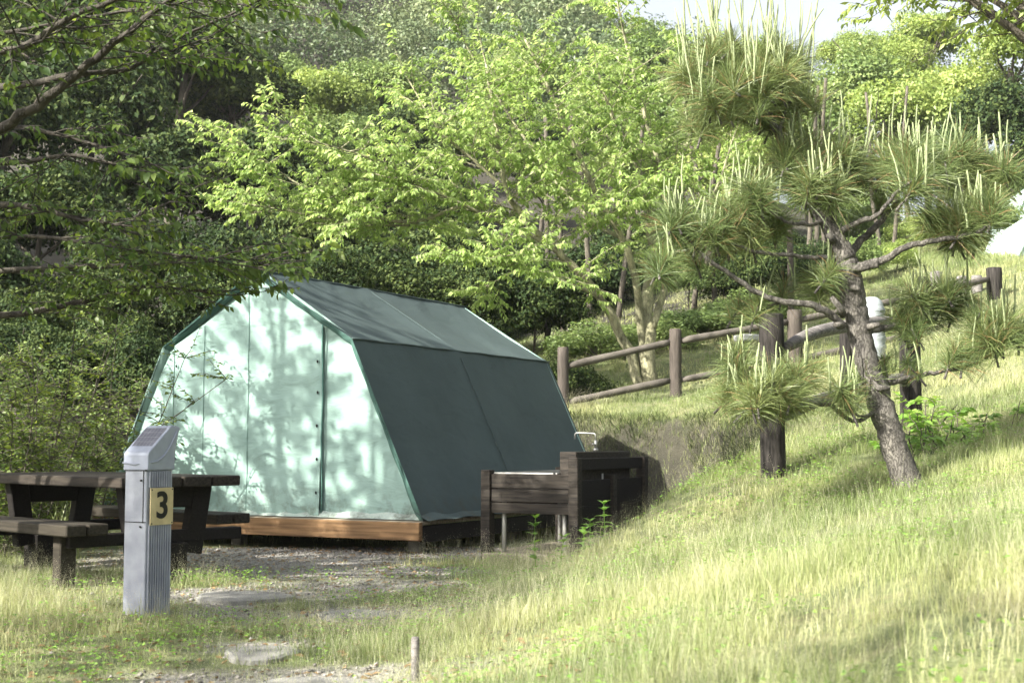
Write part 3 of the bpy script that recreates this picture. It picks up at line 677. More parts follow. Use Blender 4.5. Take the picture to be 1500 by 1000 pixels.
# ------------------------------------------------------------------ numbered bollard
def bollard():
    th_ = R_(30); root = empty('marker_post', (0, 0, 0), 0, 'grey metal marker post with tilted solar panel and black number 3', 'marker post')
    E = W(211, 897, 7.55); ex, ey = E[0], E[1]
    dL = np.array([-math.cos(th_), math.sin(th_)]); dR = np.array([math.sin(th_), math.cos(th_)])
    wl, wr = .165, .20; H = .80
    root.location = (ex, ey, 0)
    def P(a, b, z): q = dL * a + dR * b; return (q[0], q[1], z)
    # body (left plain faces)
    body = MB()
    c = P(wl / 2, wr / 2, H / 2 - .02); rz = math.atan2(-dL[1], -dL[0])
    body.box(c, (wl, wr, H + .04), rz=rz, bev=.004); body.build('post_body', M['postpaint'], root)
    # fluting on the right face
    fl = MB(); nR = np.array([math.cos(th_), -math.sin(th_)])
    for k in range(10):
        b = .020 + k * .0178
        q = dR * b + nR * .004
        for za, zb in ((.0, .50), (.705, .795)):
            fl.box((q[0], q[1], (za + zb) / 2), (.012, .0098, zb - za), rz=rz, bev=.002)
    fl.build('fluted_panel', M['postpaint'], root)
    # seam grooves
    g = MB()
    for z in (.80, .515):
        q = dL * (wl / 2) + np.array([-math.sin(th_), -math.cos(th_)]) * .0015
        g.box((q[0], q[1], z), (wl * .99, .004, .004), rz=rz)
    q = dL * .022 + np.array([-math.sin(th_), -math.cos(th_)]) * .0015
    g.box((q[0], q[1], .655), (.003, .004, .29), rz=rz)
    g.build('panel_groove', M['black'], root)
    # little lock screws
    for (a, z) in ((.035, .745), (.035, .49), (.0, .80)):
        q = dL * a + np.array([-math.sin(th_), -math.cos(th_)]) * .004
        s = MB(); s.tube([(q[0], q[1], z), (q[0] - .004, q[1] - .006, z)], .006, 6); s.build('screw', M['black'], root)
    # number plate
    q = dR * .105 + nR * .0125
    pl = MB().box((q[0], q[1], .60), (.008, .175, .205), rz=rz, bev=.003).build('number_plate', M['plate'], root)
    cu = bpy.data.curves.new('number', 'FONT'); cu.body = '3'; cu.size = .205; cu.extrude = .002; cu.offset = .0042; cu.align_x = 'CENTER'; cu.align_y = 'CENTER'
    t = bpy.data.objects.new('number', cu); C.objects.link(t)
    bpy.context.view_layer.update()
    dg = bpy.context.evaluated_depsgraph_get(); me = bpy.data.meshes.new_from_object(t.evaluated_get(dg)); bpy.data.objects.remove(t)
    me.materials.clear(); me.materials.append(M['black'])
    o = link('number', me, pl)
    q = dR * .105 + nR * .019
    o.location = (q[0], q[1], .600); o.rotation_euler = (math.pi / 2, 0, math.atan2(dR[1], dR[0])); o.scale = (1.0, 1, 1)
    for db in (-.078, .078):
        for dz in (-.093, .093):
            q = dR * (.105 + db) + nR * .0165; sb = MB(); sb.box((q[0], q[1], .60 + dz), (.004, .008, .008), rz=rz, bev=.001); sb.build('plate_screw', M['black'], pl)
    # head: curved side profile, swept along the width, panel tilted up and back
    prof = [(-.004, .80), (-.004, .885)]                     # along dR, z  (front lower)
    prof += [(.0, .90), (.165, 1.045), (.185, 1.05)]        # panel slope
    prof += [(.235, 1.045), (.24, 1.03)]
    for k in range(9):                                      # concave back curve down to the body
        a = k / 8; prof.append((.205 + .035 * (1 - a) ** 2, 1.03 - .19 * a))
    prof += [(.205, .80)]
    h = MB(); n = len(prof)
    V = []
    for a, in ((-.012,), (wl + .012,)):
        V += [P(a, b, z) for b, z in prof]
    Fs = [tuple(range(n)), tuple(range(2 * n - 1, n - 1, -1))] + [(i, n + i, n + (i + 1) % n, (i + 1) % n) for i in range(n)]
    h.add(V, Fs); ho = h.build('lamp_head', M['head'], root)
    bv = ho.modifiers.new('b', 'BEVEL'); bv.width = .006; bv.segments = 2; bv.limit_method = 'ANGLE'
    # swooping lip on the right side
    lip = MB(); pts = []
    for k in range(13):
        a = k / 12; b = .02 + .195 * a; z = .845 + .175 * a ** 2.2
        pts.append(P(-.014, b, z))
    pts = [P(wl + .012, -.008, .842), P(wl * .5, -.010, .834)] + pts
    lip.tube(pts, .005, 6); lip.build('head_lip', M['head'], root, True)
    # solar panel glass
    sl_ = np.array([.165, .145]); a0, a1 = .004, wl - .004
    nv = np.array([-.145, .165]); nv = nv / np.linalg.norm(nv) * .004
    V = [P(a1, .004 + nv[0] + .01, .905 + nv[1]), P(a0, .004 + nv[0] + .01, .905 + nv[1]), P(a0, .150 + nv[0], 1.034 + nv[1]), P(a1, .150 + nv[0], 1.034 + nv[1])]
    s = MB().add(V, [(0, 1, 2, 3)]).build('solar_panel', M['solar'], root)
    uv = s.data.uv_layers.new(name='UVMap')
    for i, c in enumerate([(0, 0), (1, 0), (1, 1), (0, 1)]): uv.data[i].uv = c
    so_ = s.modifiers.new('s', 'SOLIDIFY'); so_.thickness = .004; so_.offset = -1
bollard()

# ------------------------------------------------------------------ picnic table
def picnic():
    e = np.array([.68, .733]); e /= np.linalg.norm(e); l = np.array([-e[1], e[0]])
    c = np.array([-2.28, 9.46]); rz = math.atan2(l[1], l[0])
    root = empty('picnic_table', (c[0], c[1], 0), rz, 'dark heavy timber picnic table with attached benches behind the marker post', 'picnic table')
    # local x = along the table (a), local y: rotated +90 from l  -> equals -e
    def box(mb, a, cc, z, sa, sc_, sz, **k): mb.box((a, -cc, z), (sa, sc_, sz), bev=.008, **k)
    L = 2.1
    for k in range(4):
        m = MB(); box(m, L / 2, -.367 + .245 * k, .685, L, .232, .072); m.build('top_board', M['darkwood_x'], root)
    for cc, a0, mt in ((-.73, -.02, 'benchwood'), (.73, .42, 'benchwood')):
        bench = MB(); box(bench, a0 + L / 2, cc - .08, .385, L, .145, .075); box(bench, a0 + L / 2, cc + .08, .385, L, .145, .075)
        bo = bench.build('bench_seat', M[mt], root)
    for a in (.22, 1.80):
        f = MB()
        for sg in (-1, 1):
            # V legs spreading upwards
            f.box((a, -sg * .255, .42), (.085, .15, .50), rx=sg * .16, bev=.006)
        f.build('leg', M['darkwood'], root)
        f = MB(); box(f, a + .002, 0, .575, .07, .64, .15); f.build('cross_panel', M['darkwood'], root)
        f = MB(); box(f, a, .0 - .06, .30, .09, 1.50 - .12, .085); f.build('cross_beam', M['darkwood'], root)
        f = MB(); box(f, a, -.02, .13, .20, .30, .26); f.build('pedestal', M['darkwood'], root)
        for cc in (-.73,):
            f = MB(); box(f, a + .05, cc, .16, .10, .12, .375); f.build('bench_leg', M['benchwood'], root)
picnic()

# ------------------------------------------------------------------ outdoor sink
def sink():
    rz = -YAW; root = empty('outdoor_sink', (.5, 10.8, 0), rz, 'outdoor wash stand boxed in dark stained boards with steel basin', 'sink')
    # local x: across (left negative), y: back
    wd, dp = .79, 1.39
    z0 = 0.0
    for (x, y, h) in ((0, 0, .835), (-wd, 0, .735), (0, dp, .835), (-wd, dp, .735), (0, dp * .5, .69)):
        MB().box((x, y, h / 2 - .02), (.085, .085, h + .04), bev=.005).build('post', M['darkwood_x'], root)
    for k, (za, zb) in enumerate(((.585, .705), (.475, .583), (.385, .473))):
        if k < 3: MB().box((-wd / 2, -.004, (za + zb) / 2), (wd - .087, .035, zb - za - .003), bev=.004).build('front_board', M['darkwood_x'], root)
    for za, zb in ((.735, .83), (.455, .655), (.20, .452)):
        m = MB().box((.0, dp / 2, (za + zb) / 2), (.035, dp - .087, zb - za), bev=.004); m.build('side_board', M['darkwood'], root)
    for za, zb in ((.585, .705), (.40, .583)):
        MB().box((-wd, dp / 2, (za + zb) / 2), (.035, dp - .087, zb - za), bev=.004).build('side_board', M['darkwood'], root)
    # tap box running along the right side
    MB().box((-.115, .66, .765), (.15, 1.10, .235), bev=.006).build('tap_box', M['darkwood_x'], root)
    # basin
    b = MB(); zt = .715
    xa, xb, ya, yb = -wd + .05, -.20, .03, dp - .05
    b.box(((xa + xb) / 2, ya, zt - .015), (xb - xa, .035, .03)); b.box(((xa + xb) / 2, yb, zt - .015), (xb - xa, .035, .03))
    b.box((xa, (ya + yb) / 2, zt - .0155), (.035, yb - ya - .036, .028)); b.box((xb, (ya + yb) / 2, zt - .0155), (.035, yb - ya - .036, .028))
    b.box(((xa + xb) / 2, (ya + yb) / 2, zt - .20), (xb - xa - .04, yb - ya - .04, .01))
    for x in (xa + .02, xb - .02): b.box((x, (ya + yb) / 2, zt - .11), (.008, yb - ya - .04, .17))
    for y in (ya + .022, yb - .022): b.box(((xa + xb) / 2, y, zt - .112), (xb - xa - .05, .008, .165))
    b.build('basin', M['steel'], root)
    for (x, y) in ((-wd + .10, .10), (-.14, .10), (-wd + .10, 1.15), (-.14, 1.15)):
        MB().tube([(x, y, .07), (x, y, .52)], .019, 10).build('pipe_leg', M['pipe'], root, True)
    MB().tube([(-.055, .62, .0), (-.055, .62, .70)], .022, 10).build('water_pipe', M['pipe'], root, True)
    f = MB()
    X, Y = -.10, .62
    f.tube([(X, Y, .88), (X, Y, .905), (X, Y, .91)], [.022, .022, .014], 10)
    f.tube([(X, Y, .90), (X, Y, .975)], .013, 10)
    f.tube([(X - .0, Y, .935), (X, Y - .06, .945)], .008, 8)
    pts = [(X, Y, .97), (X, Y, 1.012)] + [(X - .02 * (1 - math.cos(a)), Y, 1.012 + .02 * math.sin(a)) for a in np.linspace(.2, 1.5, 5)] + [(X - .10, Y, 1.036), (X - .17, Y, 1.038)] + [(X - .17 - .02 * math.sin(a), Y, 1.018 + .02 * math.cos(a)) for a in np.linspace(.2, 1.5, 5)] + [(X - .19, Y, .985)]
    f.tube(pts, .0065, 10)
    f.build('tap', M['steel'], root, True)
    MB().box((-.42, .60, .02), (.80, 1.3, .10), bev=.012).build('base_slab', M['greywood'], root)
sink()

# ------------------------------------------------------------------ fences, stakes
def log_post(px, py_base, D, width_px, h, mt, label, group=None, lean=(0, 0), sink_=.2, name='fence_post', r=None):
    b = W(px, py_base, D); gz = hz(b[0], b[1]); r = r or width_px / F * D / 2
    top = b[2] + h
    rr = np.random.RandomState(int(px)); n = 9
    zs = np.linspace(gz - sink_, top, n)
    pts = [(b[0] + lean[0] * (z - b[2]), b[1] + lean[1] * (z - b[2]), z) for z in zs]
    pts.append((pts[-1][0], pts[-1][1], top + .012))
    rad = [r * (1 + rr.uniform(-.03, .03)) for _ in range(n)] + [r * .85]
    o = MB().tube(pts, rad, 18, rough=.03, seed=int(px)).build(name, mt, None, True, loc=(b[0], b[1], b[2]))
    tag(o, label, 'fence post' if name == 'fence_post' else name.split('_')[-1], group)
    return b
def rail(p0, p1, r, mt, name, label, group, sag=.0, bend=None, seed=1):
    p0, p1 = np.array(p0), np.array(p1); t = np.linspace(0, 1, 12)[:, None]
    P = p0 + (p1 - p0) * t
    P[:, 2] += -sag * 4 * (t * (1 - t))[:, 0]
    if bend is not None: P += np.array(bend) * np.sin(t * np.pi * 1.0) + np.array([0, 0, .015]) * np.sin(t * 9)
    rad = r * (1 + .06 * np.sin(t[:, 0] * 7 + seed)); rad[0] *= .75; rad[-1] *= .75
    o = MB().tube(P, rad, 14, rough=.05, seed=seed).build(name, mt, None, True)
    return tag(o, label, 'fence rail', group)
fp = []
FG = 'brown log fence behind the tent'
for (px, py, D, wp, h, lab) in [(825, 602, 18.5, 17, .86, 'brown fence post right behind the tent corner'), (990, 580, 19, 18, .93, 'brown fence post left of the cut bank on the grassy slope'),
                                (1165, 540, 19.6, 22, .84, 'pale brown fence post seen behind the black post'), (1338, 510, 20.5, 20, .80, 'brown fence post up the slope behind the pine'), (1458, 470, 22, 22, .86, 'thick dark fence post near the top of the slope')]:
    fp.append(log_post(px, py, D, wp, h, M['logbrown'] if px < 1400 else M['logdark'], lab, FG))
def Wr(px, py, D): return W(px, py, D)
segs = [((831, 536), (982, 501), 'upper brown rail from the tent corner to the first open post'), ((998, 499), (1156, 471), 'upper brown rail left of the black post'), ((1172, 468), (1330, 437), 'upper brown rail passing behind the pine trunk'), ((1344, 434), (1450, 408), 'upper brown rail near the top of the slope')]
Ds = [18.5, 19, 19.6, 20.5, 22]
for i, (a, b, lab) in enumerate(segs):
    rail(W(a[0], a[1], Ds[i]), W(b[0], b[1], Ds[i + 1]), .050, M['railbrown'], 'fence_rail', lab, FG, seed=i)
segs = [((831, 589), (982, 557), 'lower brown rail from the tent corner to the first open post'), ((998, 556), (1156, 529), 'lower brown rail left of the black post'), ((1172, 526), (1330, 492), 'lower brown rail passing behind the pine trunk'), ((1344, 489), (1450, 462), 'lower brown rail near the top of the slope')]
for i, (a, b, lab) in enumerate(segs):
    rail(W(a[0], a[1], Ds[i]), W(b[0], b[1], Ds[i + 1]), .050, M['railbrown'], 'fence_rail', lab, FG, seed=i + 9)
NG = 'black log fence beside the pine'
log_post(1133, 697, 9.5, 37, 1.12, M['logdark'], 'thick black fence post left of the pine', NG)
log_post(1335, 612, 11.3, 31, .80, M['logdark'], 'black fence post behind the right side of the pine', NG)
rail(W(1146, 512, 9.5), W(1328, 478, 11.3), .047, M['greylog'], 'fence_rail', 'weathered grey crooked rail running behind the pine trunk', NG, bend=(0, 0, .10), seed=5)
rail(W(1146, 612, 9.5), W(1328, 555, 11.3), .045, M['greylog'], 'fence_rail', 'low weathered rail between the black posts', NG, bend=(0, 0, .05), seed=6)
log_post(1240, 560, 14.5, 18, .62, M['logdark'], 'thin black stake just left of the pine trunk', name='wooden_stake')
log_post(1343, 585, 14, 10, .32, M['logdark'], 'short black peg in the grass right of the pine', name='wooden_stake')
log_post(1160, 535, 24, 9, 2.5, M['logbrown'], 'tall thin brown pole rising behind the fence', name='wooden_pole')
log_post(608, 1000, 5.5, 12, .17, M['greylog'], 'short weathered grey stake in the foreground grass', name='wooden_stake')
LG = 'cut logs edging the upper terrace'
for i, (px, y0, y1, mk, lab) in enumerate([(1352, 406, 440, 'logdark', 'dark cut log at the left end of the terrace edging'), (1372, 398, 440, 'greylog', 'pale weathered cut log, tallest of the terrace edging'), (1392, 408, 442, 'logdark', 'dark cut log in the middle of the terrace edging'),
                                           (1410, 405, 442, 'greylog', 'grey cut log right of the middle of the terrace edging'), (1432, 404, 444, 'greylog', 'grey cut log next to the thick dark fence post')]):
    log_post(px, y1 + 10, 23, 16, (y1 - y0 + 10) / F * 23, M[mk], lab, LG, name='edging_log')
# white ribbed tank
p = W(1277, 500, 17.5); o = MB()
zs = np.linspace(-.35, .57, 24)
pts = [(p[0], p[1], p[2] + z) for z in zs]; rad = [.175 * (1 + .05 * math.sin(i * 2.1)) * (1 if i < 19 else math.sqrt(max(.02, 1 - ((i - 18) / 5.6) ** 2))) for i in range(24)]
tag(o.tube(pts, rad, 24).build('water_tank', M['fiber'], None, True), 'pale ribbed tank with a domed top behind the pine trunk', 'tank')
p = W(1100, 512, 23); g = hz(p[0], p[1])
o = MB().box((p[0], p[1], max(p[2], g + .03)), (.5, .4, .12), rz=.3, bev=.04); tag(o.build('stone_slab', M['white']), 'pale flat slab lying in the grass left of the black post', 'slab')

# stepping stones
for i, (px, py, D, sx, sy, lab) in enumerate([(382, 946, 0, .17, .13, 'small round stepping stone in the foreground grass'), (352, 872, 0, .30, .16, 'larger stepping stone on the worn path'), (468, 990, 0, .32, .12, 'stepping stone cut by the bottom of the view'), (520, 895, 0, .2, .1, 'stepping stone almost overgrown by grass')]):
    D = CZ * F / (py - HY); p = W(px, py, D); n = 16; gz = hz(p[0], p[1])
    mb = MB(); V = []
    for z, k in ((-.05, 1), (.016, 1), (.026, .9)):
        for j in range(n):
            a = j * 2 * math.pi / n; q = k * (1 + .1 * math.sin(3 * a + i) + .05 * math.sin(5 * a + 2 * i)); V.append((sx * q * math.cos(a), sy * 1.6 * q * math.sin(a), z))
    Fs = [tuple(range(2 * n, 3 * n))] + [(r * n + j, r * n + (j + 1) % n, (r + 1) * n + (j + 1) % n, (r + 1) * n + j) for r in range(2) for j in range(n)]
    o = mb.add(V, Fs).build('stepping_stone', M['stone'], None, False); o.location = (p[0], p[1], gz); tag(o, lab, 'stepping stone', 'stepping stones on the worn path')

# ------------------------------------------------------------------ trees
def wpath(p, d, L, n, wob, trop, r):
    pts = [np.array(p, float)]; d = np.array(d, float); d /= np.linalg.norm(d); s = L / n
    for i in range(n):
        d = d + r.normal(0, wob, 3) + np.array([0, 0, trop]) * s
        d /= np.linalg.norm(d); pts.append(pts[-1] + d * s)
    return np.array(pts)
class Tree:
    """a branching tree with drooping pointed leaves on its twigs"""
    def __init__(s, seed): s.r = np.random.RandomState(seed); s.wood = MB(); s.P = []; s.D = []; s.N = []; s.L = []; s.W = []
    def limb(s, pts, r0, r1, n=8):
        pts = np.asarray(pts, float)
        # smooth
        t = np.linspace(0, len(pts) - 1, max(6, 4 * len(pts))); P = np.stack([np.interp(t, np.arange(len(pts)), pts[:, k]) for k in range(3)], 1)
        for _ in range(2): P[1:-1] = (P[:-2] + P[1:-1] * 2 + P[2:]) / 4
        P[1:-1] += s.r.normal(0, r0 * .12, P[1:-1].shape)
        s.wood.tube(P, np.linspace(r0, r1, len(P)), n, cap=True, rough=.06, seed=s.r.randint(1e6)); return P
    def twig(s, p, d, L, leafL, k, droop=.5, rad=.004, horiz=.6):
        r = s.r; P = wpath(p, d, L, 5, .12, -.25, r)
        s.wood.tube(P, np.linspace(rad, rad * .4, len(P)), 4, cap=False)
        for i in range(k):
            t = (i + .5) / k * .98 + .02; q = t * (len(P) - 1); a = int(min(q, len(P) - 2)); f = q - a
            pos = P[a] * (1 - f) + P[a + 1] * f; dr = nrm(P[a + 1] - P[a])
            side = np.cross(dr, [0, 0, 1.]); side = nrm(side) * (1 if i % 2 else -1)
            ld = dr * r.uniform(.3, .9) + side * r.uniform(.4, 1.0) + np.array([0, 0, -droop * r.uniform(.3, 1.4)])
            s.P.append(pos); s.D.append(ld); s.N.append(np.array([0, 0, 1.]) * r.uniform(.5, 1) + r.normal(0, .35, 3)); l = leafL * r.uniform(.6, 1.2); s.L.append(l); s.W.append(l * r.uniform(.20, .27))
    def branch(s, p, d, L, rad, leafL, tw=.30, step=.22, k=9, droop=.5, trop=.05, bare=.2, sub=True):
        r = s.r; n = max(5, int(L / .25)); P = wpath(p, d, L, n, .10, trop, r)
        s.wood.tube(P, np.linspace(rad, rad * .3, len(P)), 5, cap=False)
        m = int(L * (1 - bare) / step)
        for i in range(m + 1):
            t = bare + (1 - bare) * (i + r.uniform(-.3, .3)) / max(1, m); t = min(max(t, 0), 1); q = t * (len(P) - 1); a = int(min(q, len(P) - 2)); f = q - a
            pos = P[a] * (1 - f) + P[a + 1] * f; dr = nrm(P[a + 1] - P[a])
            sd = nrm(np.cross(dr, [0, 0, 1.])) * (1 if i % 2 else -1)
            td = dr * r.uniform(.4, 1) + sd * r.uniform(.4, 1.1) + np.array([0, 0, r.uniform(-.25, .45)])
            if sub and L > .9 and r.rand() < .35 and t < .8: s.branch(pos, td, L * r.uniform(.3, .5), rad * .5, leafL, tw, step, k, droop, trop, .1, False)
            else: s.twig(pos, td, tw * r.uniform(.6, 1.3), leafL, k, droop)
        s.twig(P[-1], P[-1] - P[-2], tw, leafL, k, droop)
    def build(s, name, leafmat, barkmat, label, cat='tree', group=None, base=None, fine=False):
        root = empty(name, base, 0, label, cat, group)
        s.wood.build('trunk', barkmat, root, True, loc=None)
        f = leaf_arrays6 if fine else leaf_arrays
        V, T, t = f(np.array(s.P), np.array(s.D), np.array(s.N), np.array(s.L), np.array(s.W), rs=s.r)
        o = link('crown', fast_mesh('crown', V, T, leafmat, t), root)
        for c in children(root): c.matrix_parent_inverse.identity(); c.location = (-base[0], -base[1], -base[2])
        print(name, 'leaves', len(s.P))
        return root

def central_cherry():
    t = Tree(21); r = t.r
    D = 20.5
    base = W(940, 562, D)
    def px(l, dd=0): return [W(a, b, D + c) for a, b, c in l]
    mains = [
        (px([(938, 572, 0), (925, 520, 0), (905, 480, -.1), (880, 435, -.3), (845, 395, -.5), (800, 355, -.8), (760, 315, -1), (738, 275, -1.1), (731, 215, -1.2), (722, 150, -1.2), (712, 95, -1.2)]), .085, .018, 'light'),
        (px([(950, 572, 0), (950, 500, 0), (945, 430, .2), (958, 370, .3), (950, 300, .4), (935, 240, .5), (900, 180, .6), (880, 120, .5)]), .12, .02, ''),
        (px([(945, 570, .05), (938, 470, 0), (932, 410, -.3), (915, 350, -.5), (880, 300, -.7), (850, 230, -.9), (820, 170, -1), (790, 100, -1), (768, 55, -1)]), .07, .015, ''),
        (px([(955, 480, 0), (975, 420, .3), (985, 350, .5), (975, 270, .6), (950, 190, .8), (930, 120, .9), (912, 40, 1), (905, 5, 1)]), .06, .014, ''),
        (px([(800, 355, -.8), (740, 330, -1), (680, 300, -1.3), (610, 270, -1.6), (550, 255, -1.9)]), .035, .010, ''),
        (px([(738, 275, -1.1), (700, 240, -1.2), (640, 190, -1.3), (600, 120, -1.3)]), .028, .010, ''),
        (px([(880, 435, -.3), (800, 400, -1.0), (740, 385, -1.6), (690, 375, -2.0)]), .03, .008, ''),
        (px([(958, 370, .3), (1010, 330, .0), (1050, 280, -.1), (1075, 200, -.2)]), .04, .012, ''),
        (px([(915, 350, -.5), (870, 330, .4), (800, 250, 1.0), (740, 160, 1.4), (690, 80, 1.5), (660, 20, 1.5)]), .035, .010, ''),
        (px([(950, 300, .4), (1000, 230, 1), (1030, 150, 1.4), (1040, 90, 1.5)]), .035, .010, ''),
        (px([(610, 270, -1.6), (540, 230, -1.6), (470, 210, -1.7), (400, 200, -1.7)]), .018, .006, ''),
        (px([(680, 300, -1.3), (600, 330, -1.0), (500, 310, -1.0), (420, 260, -.8), (350, 205, -.8)]), .03, .007, ''),
        (px([(600, 330, -1.0), (520, 330, -.6), (430, 310, -.4), (370, 300, -.4)]), .018, .006, ''),
    ]
    for pts, a, b, _ in mains:
        P = t.limb(pts, a, b, 9)
        Ln = np.linalg.norm(np.diff(P, axis=0), axis=1).sum()
        s0 = .42 if a > .05 else .12
        m = int(Ln * (1 - s0) / .10)
        for i in range(m):
            q = s0 + (1 - s0) * (i + r.rand()) / m; k = int(min(q * (len(P) - 1), len(P) - 2)); pos = P[k]; dr = nrm(P[k + 1] - P[k])
            az = r.uniform(0, 6.28); h = np.array([math.cos(az), math.sin(az) * .8, r.uniform(-.1, .45)])
            t.branch(pos, h * .9 + dr * .5, r.uniform(.5, 1.35) * (1.15 - .45 * q), .010, .100, tw=.26, step=.125, k=11, droop=.9, trop=-.08)
        t.branch(P[-1], P[-1] - P[-2], .6, b * .8, .125, k=8, droop=.75)
    return t.build('cherry_tree', M['cherry'], M['lichen'], 'multi stemmed tree with bright yellow green drooping leaves behind the tent', base=base)
central_cherry()

def overhang_cherry():
    """large cherry standing left of the view; its limbs reach in over the table"""
    t = Tree(5); r = t.r
    base = np.array([-6.0, 8.4, 0.0])
    crot = (-5.7, 8.4, 1.7)
    t.limb([(-6.05, 8.4, -.2), (-5.95, 8.4, .9), crot], .17, .13, 12)
    limbs = [
        ([crot, (-4.6, 8.0, 2.35), W(-150, 240, 7.6), W(0, 192, 7.3), W(45, 160, 7.2), W(115, 108, 7.1), W(172, 62, 7.0), W(235, 10, 7.0), W(300, -30, 7.0)], .045, .010, .50),
        ([W(-60, 60, 8.2), W(60, 40, 8.2), W(160, 20, 8.1), W(260, 5, 8.0), W(400, 8, 8.0)], .015, .005, .1),
        ([W(-60, 180, 9.0), W(60, 190, 9.0), W(150, 215, 8.9), W(210, 235, 8.8)], .02, .006, .1),
        ([W(-60, 350, 8.0), W(60, 345, 8.0), W(150, 360, 7.9), W(250, 372, 7.9), W(330, 385, 7.9)], .015, .005, .2),
        ([W(0, 128, 7.4), W(60, 120, 7.3), W(110, 108, 7.1)], .022, .018, .9),
        ([crot, (-4.5, 7.6, 2.5), W(-120, 110, 7.0), W(0, 75, 6.9), W(50, 66, 6.8), W(86, 32, 6.8), W(180, -5, 6.8), W(260, -40, 6.7)], .03, .010, .4),
        ([crot, (-4.7, 8.7, 2.0), W(-60, 400, 8.6), W(80, 392, 8.5), W(200, 388, 8.4), W(300, 382, 8.3), W(345, 388, 8.2), W(385, 384, 8.2)], .028, .005, .35),
        ([(-4.7, 8.7, 2.0), W(-60, 470, 8.9), W(60, 455, 8.8), W(140, 438, 8.7), W(230, 418, 8.6), W(310, 430, 8.5)], .03, .006, .35),
        ([crot, (-4.4, 8.9, 2.4), W(-60, 300, 8.8), W(40, 300, 8.6), W(110, 320, 8.5), W(180, 330, 8.4)], .04, .006, .4),
        ([(-4.4, 8.9, 2.4), W(-80, 230, 8.8), W(20, 240, 8.8), W(100, 225, 8.7), W(150, 235, 8.6)], .03, .006, .5),
        # the crown outside the frame that dapples the tent
        ([crot, (-5.9, 9.0, 2.9), (-6.0, 9.6, 4.0), (-5.7, 10.0, 5.2)], .10, .02, .35),
        ([crot, (-6.3, 8.6, 3.0), (-6.9, 8.9, 4.2), (-7.2, 9.2, 5.4)], .10, .02, .35),
        ([(-6.0, 9.6, 4.0), (-5.2, 10.2, 4.6), (-4.6, 10.6, 5.0)], .05, .012, .1),
        ([(-6.3, 8.6, 3.0), (-6.6, 9.8, 3.7), (-6.7, 10.8, 4.3)], .05, .012, .2),
        ([crot, (-5.2, 7.6, 2.9), (-5.0, 6.7, 4.0), (-4.9, 6.2, 4.8)], .07, .015, .3),
        ([(-4.4, 8.9, 2.4), (-4.3, 9.3, 3.3), (-4.0, 9.6, 4.2)], .04, .010, .2),
        ([W(115, 108, 7.1), W(190, 105, 7.3), W(250, 60, 7.5), W(330, 25, 7.6), W(400, -10, 7.6)], .015, .005, .3),
    ]
    for n, (pts, a, b, s0) in enumerate(limbs):
        P = t.limb(pts, a, b, 9); Ln = np.linalg.norm(np.diff(P, axis=0), axis=1).sum()
        inframe = n < 10 or n == 16
        if n == 4: continue
        m = int(Ln * (1 - s0) / ((.085 if n in (3, 6, 7) else .12 if n != 0 else .2) if inframe else .13))
        for i in range(m):
            q = s0 + (1 - s0) * (i + r.rand()) / m; k = int(min(q * (len(P) - 1), len(P) - 2)); pos = P[k]; dr = nrm(P[k + 1] - P[k])
            az = r.uniform(0, 6.28); h = np.array([math.cos(az), math.sin(az), r.uniform(-.25, .3)])
            if n in (3, 6, 7): h[2] = r.uniform(-.1, .15); 
            t.branch(pos, h * .8 + dr * .6, (r.uniform(.22, .5) if n in (3, 6, 7) else r.uniform(.35, .85)) if inframe else r.uniform(.5, 1.1), .006, (.058 if n != 0 else .055) if inframe else .095, tw=.2, step=.12 if inframe else .36, k=7 if inframe else 13, droop=.55, trop=-.05)
        t.branch(P[-1], P[-1] - P[-2], .35, .006, .095, tw=.18, k=7)
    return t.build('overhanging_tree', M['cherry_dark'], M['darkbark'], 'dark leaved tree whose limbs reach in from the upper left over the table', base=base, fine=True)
overhang_cherry()

def shade_tree(seed, base, H, R, label, lm='cherry_dark', leaf=.11, nl=9, cz=.35, gap=.26, clump=False):
    t = Tree(seed); r = t.r; b = np.array(base, float)
    top = b + [0, 0, H * cz]
    t.limb([b - [0, 0, .3], b + [.05, 0, H * .2], top], .16, .11, 10)
    for i in range(nl):
        az = i * 2.4 + r.uniform(-.4, .4); e = top + np.array([math.cos(az) * R * r.uniform(.5, .95), math.sin(az) * R * r.uniform(.5, .95), (H * (1 - cz)) * r.uniform(.2, .95)])
        m = (top + e) / 2 + r.normal(0, .2, 3) + np.array([0, 0, .2])
        P = t.limb([top, m, e], .06, .014, 7); Ln = np.linalg.norm(np.diff(P, axis=0), axis=1).sum()
        for j in range(int(Ln / gap)):
            k = r.randint(len(P) // 3, len(P) - 1); az2 = r.uniform(0, 6.28)
            t.branch(P[k], np.array([math.cos(az2), math.sin(az2), r.uniform(-.1, .5)]), r.uniform(.5, 1.2), .01, leaf, tw=.24, step=.36 if clump else .2, k=15 if clump else 8, droop=.6, trop=-.05)
    return t.build('leafy_tree', M[lm], M['bark'], label, base=base)
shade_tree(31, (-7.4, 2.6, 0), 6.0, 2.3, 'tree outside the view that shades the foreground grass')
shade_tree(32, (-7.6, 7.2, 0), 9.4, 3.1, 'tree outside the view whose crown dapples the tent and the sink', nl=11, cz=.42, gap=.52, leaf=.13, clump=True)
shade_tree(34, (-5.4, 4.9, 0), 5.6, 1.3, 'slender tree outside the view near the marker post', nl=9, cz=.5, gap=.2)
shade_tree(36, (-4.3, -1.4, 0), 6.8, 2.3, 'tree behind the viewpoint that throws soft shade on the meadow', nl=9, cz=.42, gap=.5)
shade_tree(35, (-4.8, 8.0, 0), 8.2, 1.55, 'tall tree outside the view whose shade falls on the cut bank', nl=8, cz=.62, gap=.16)
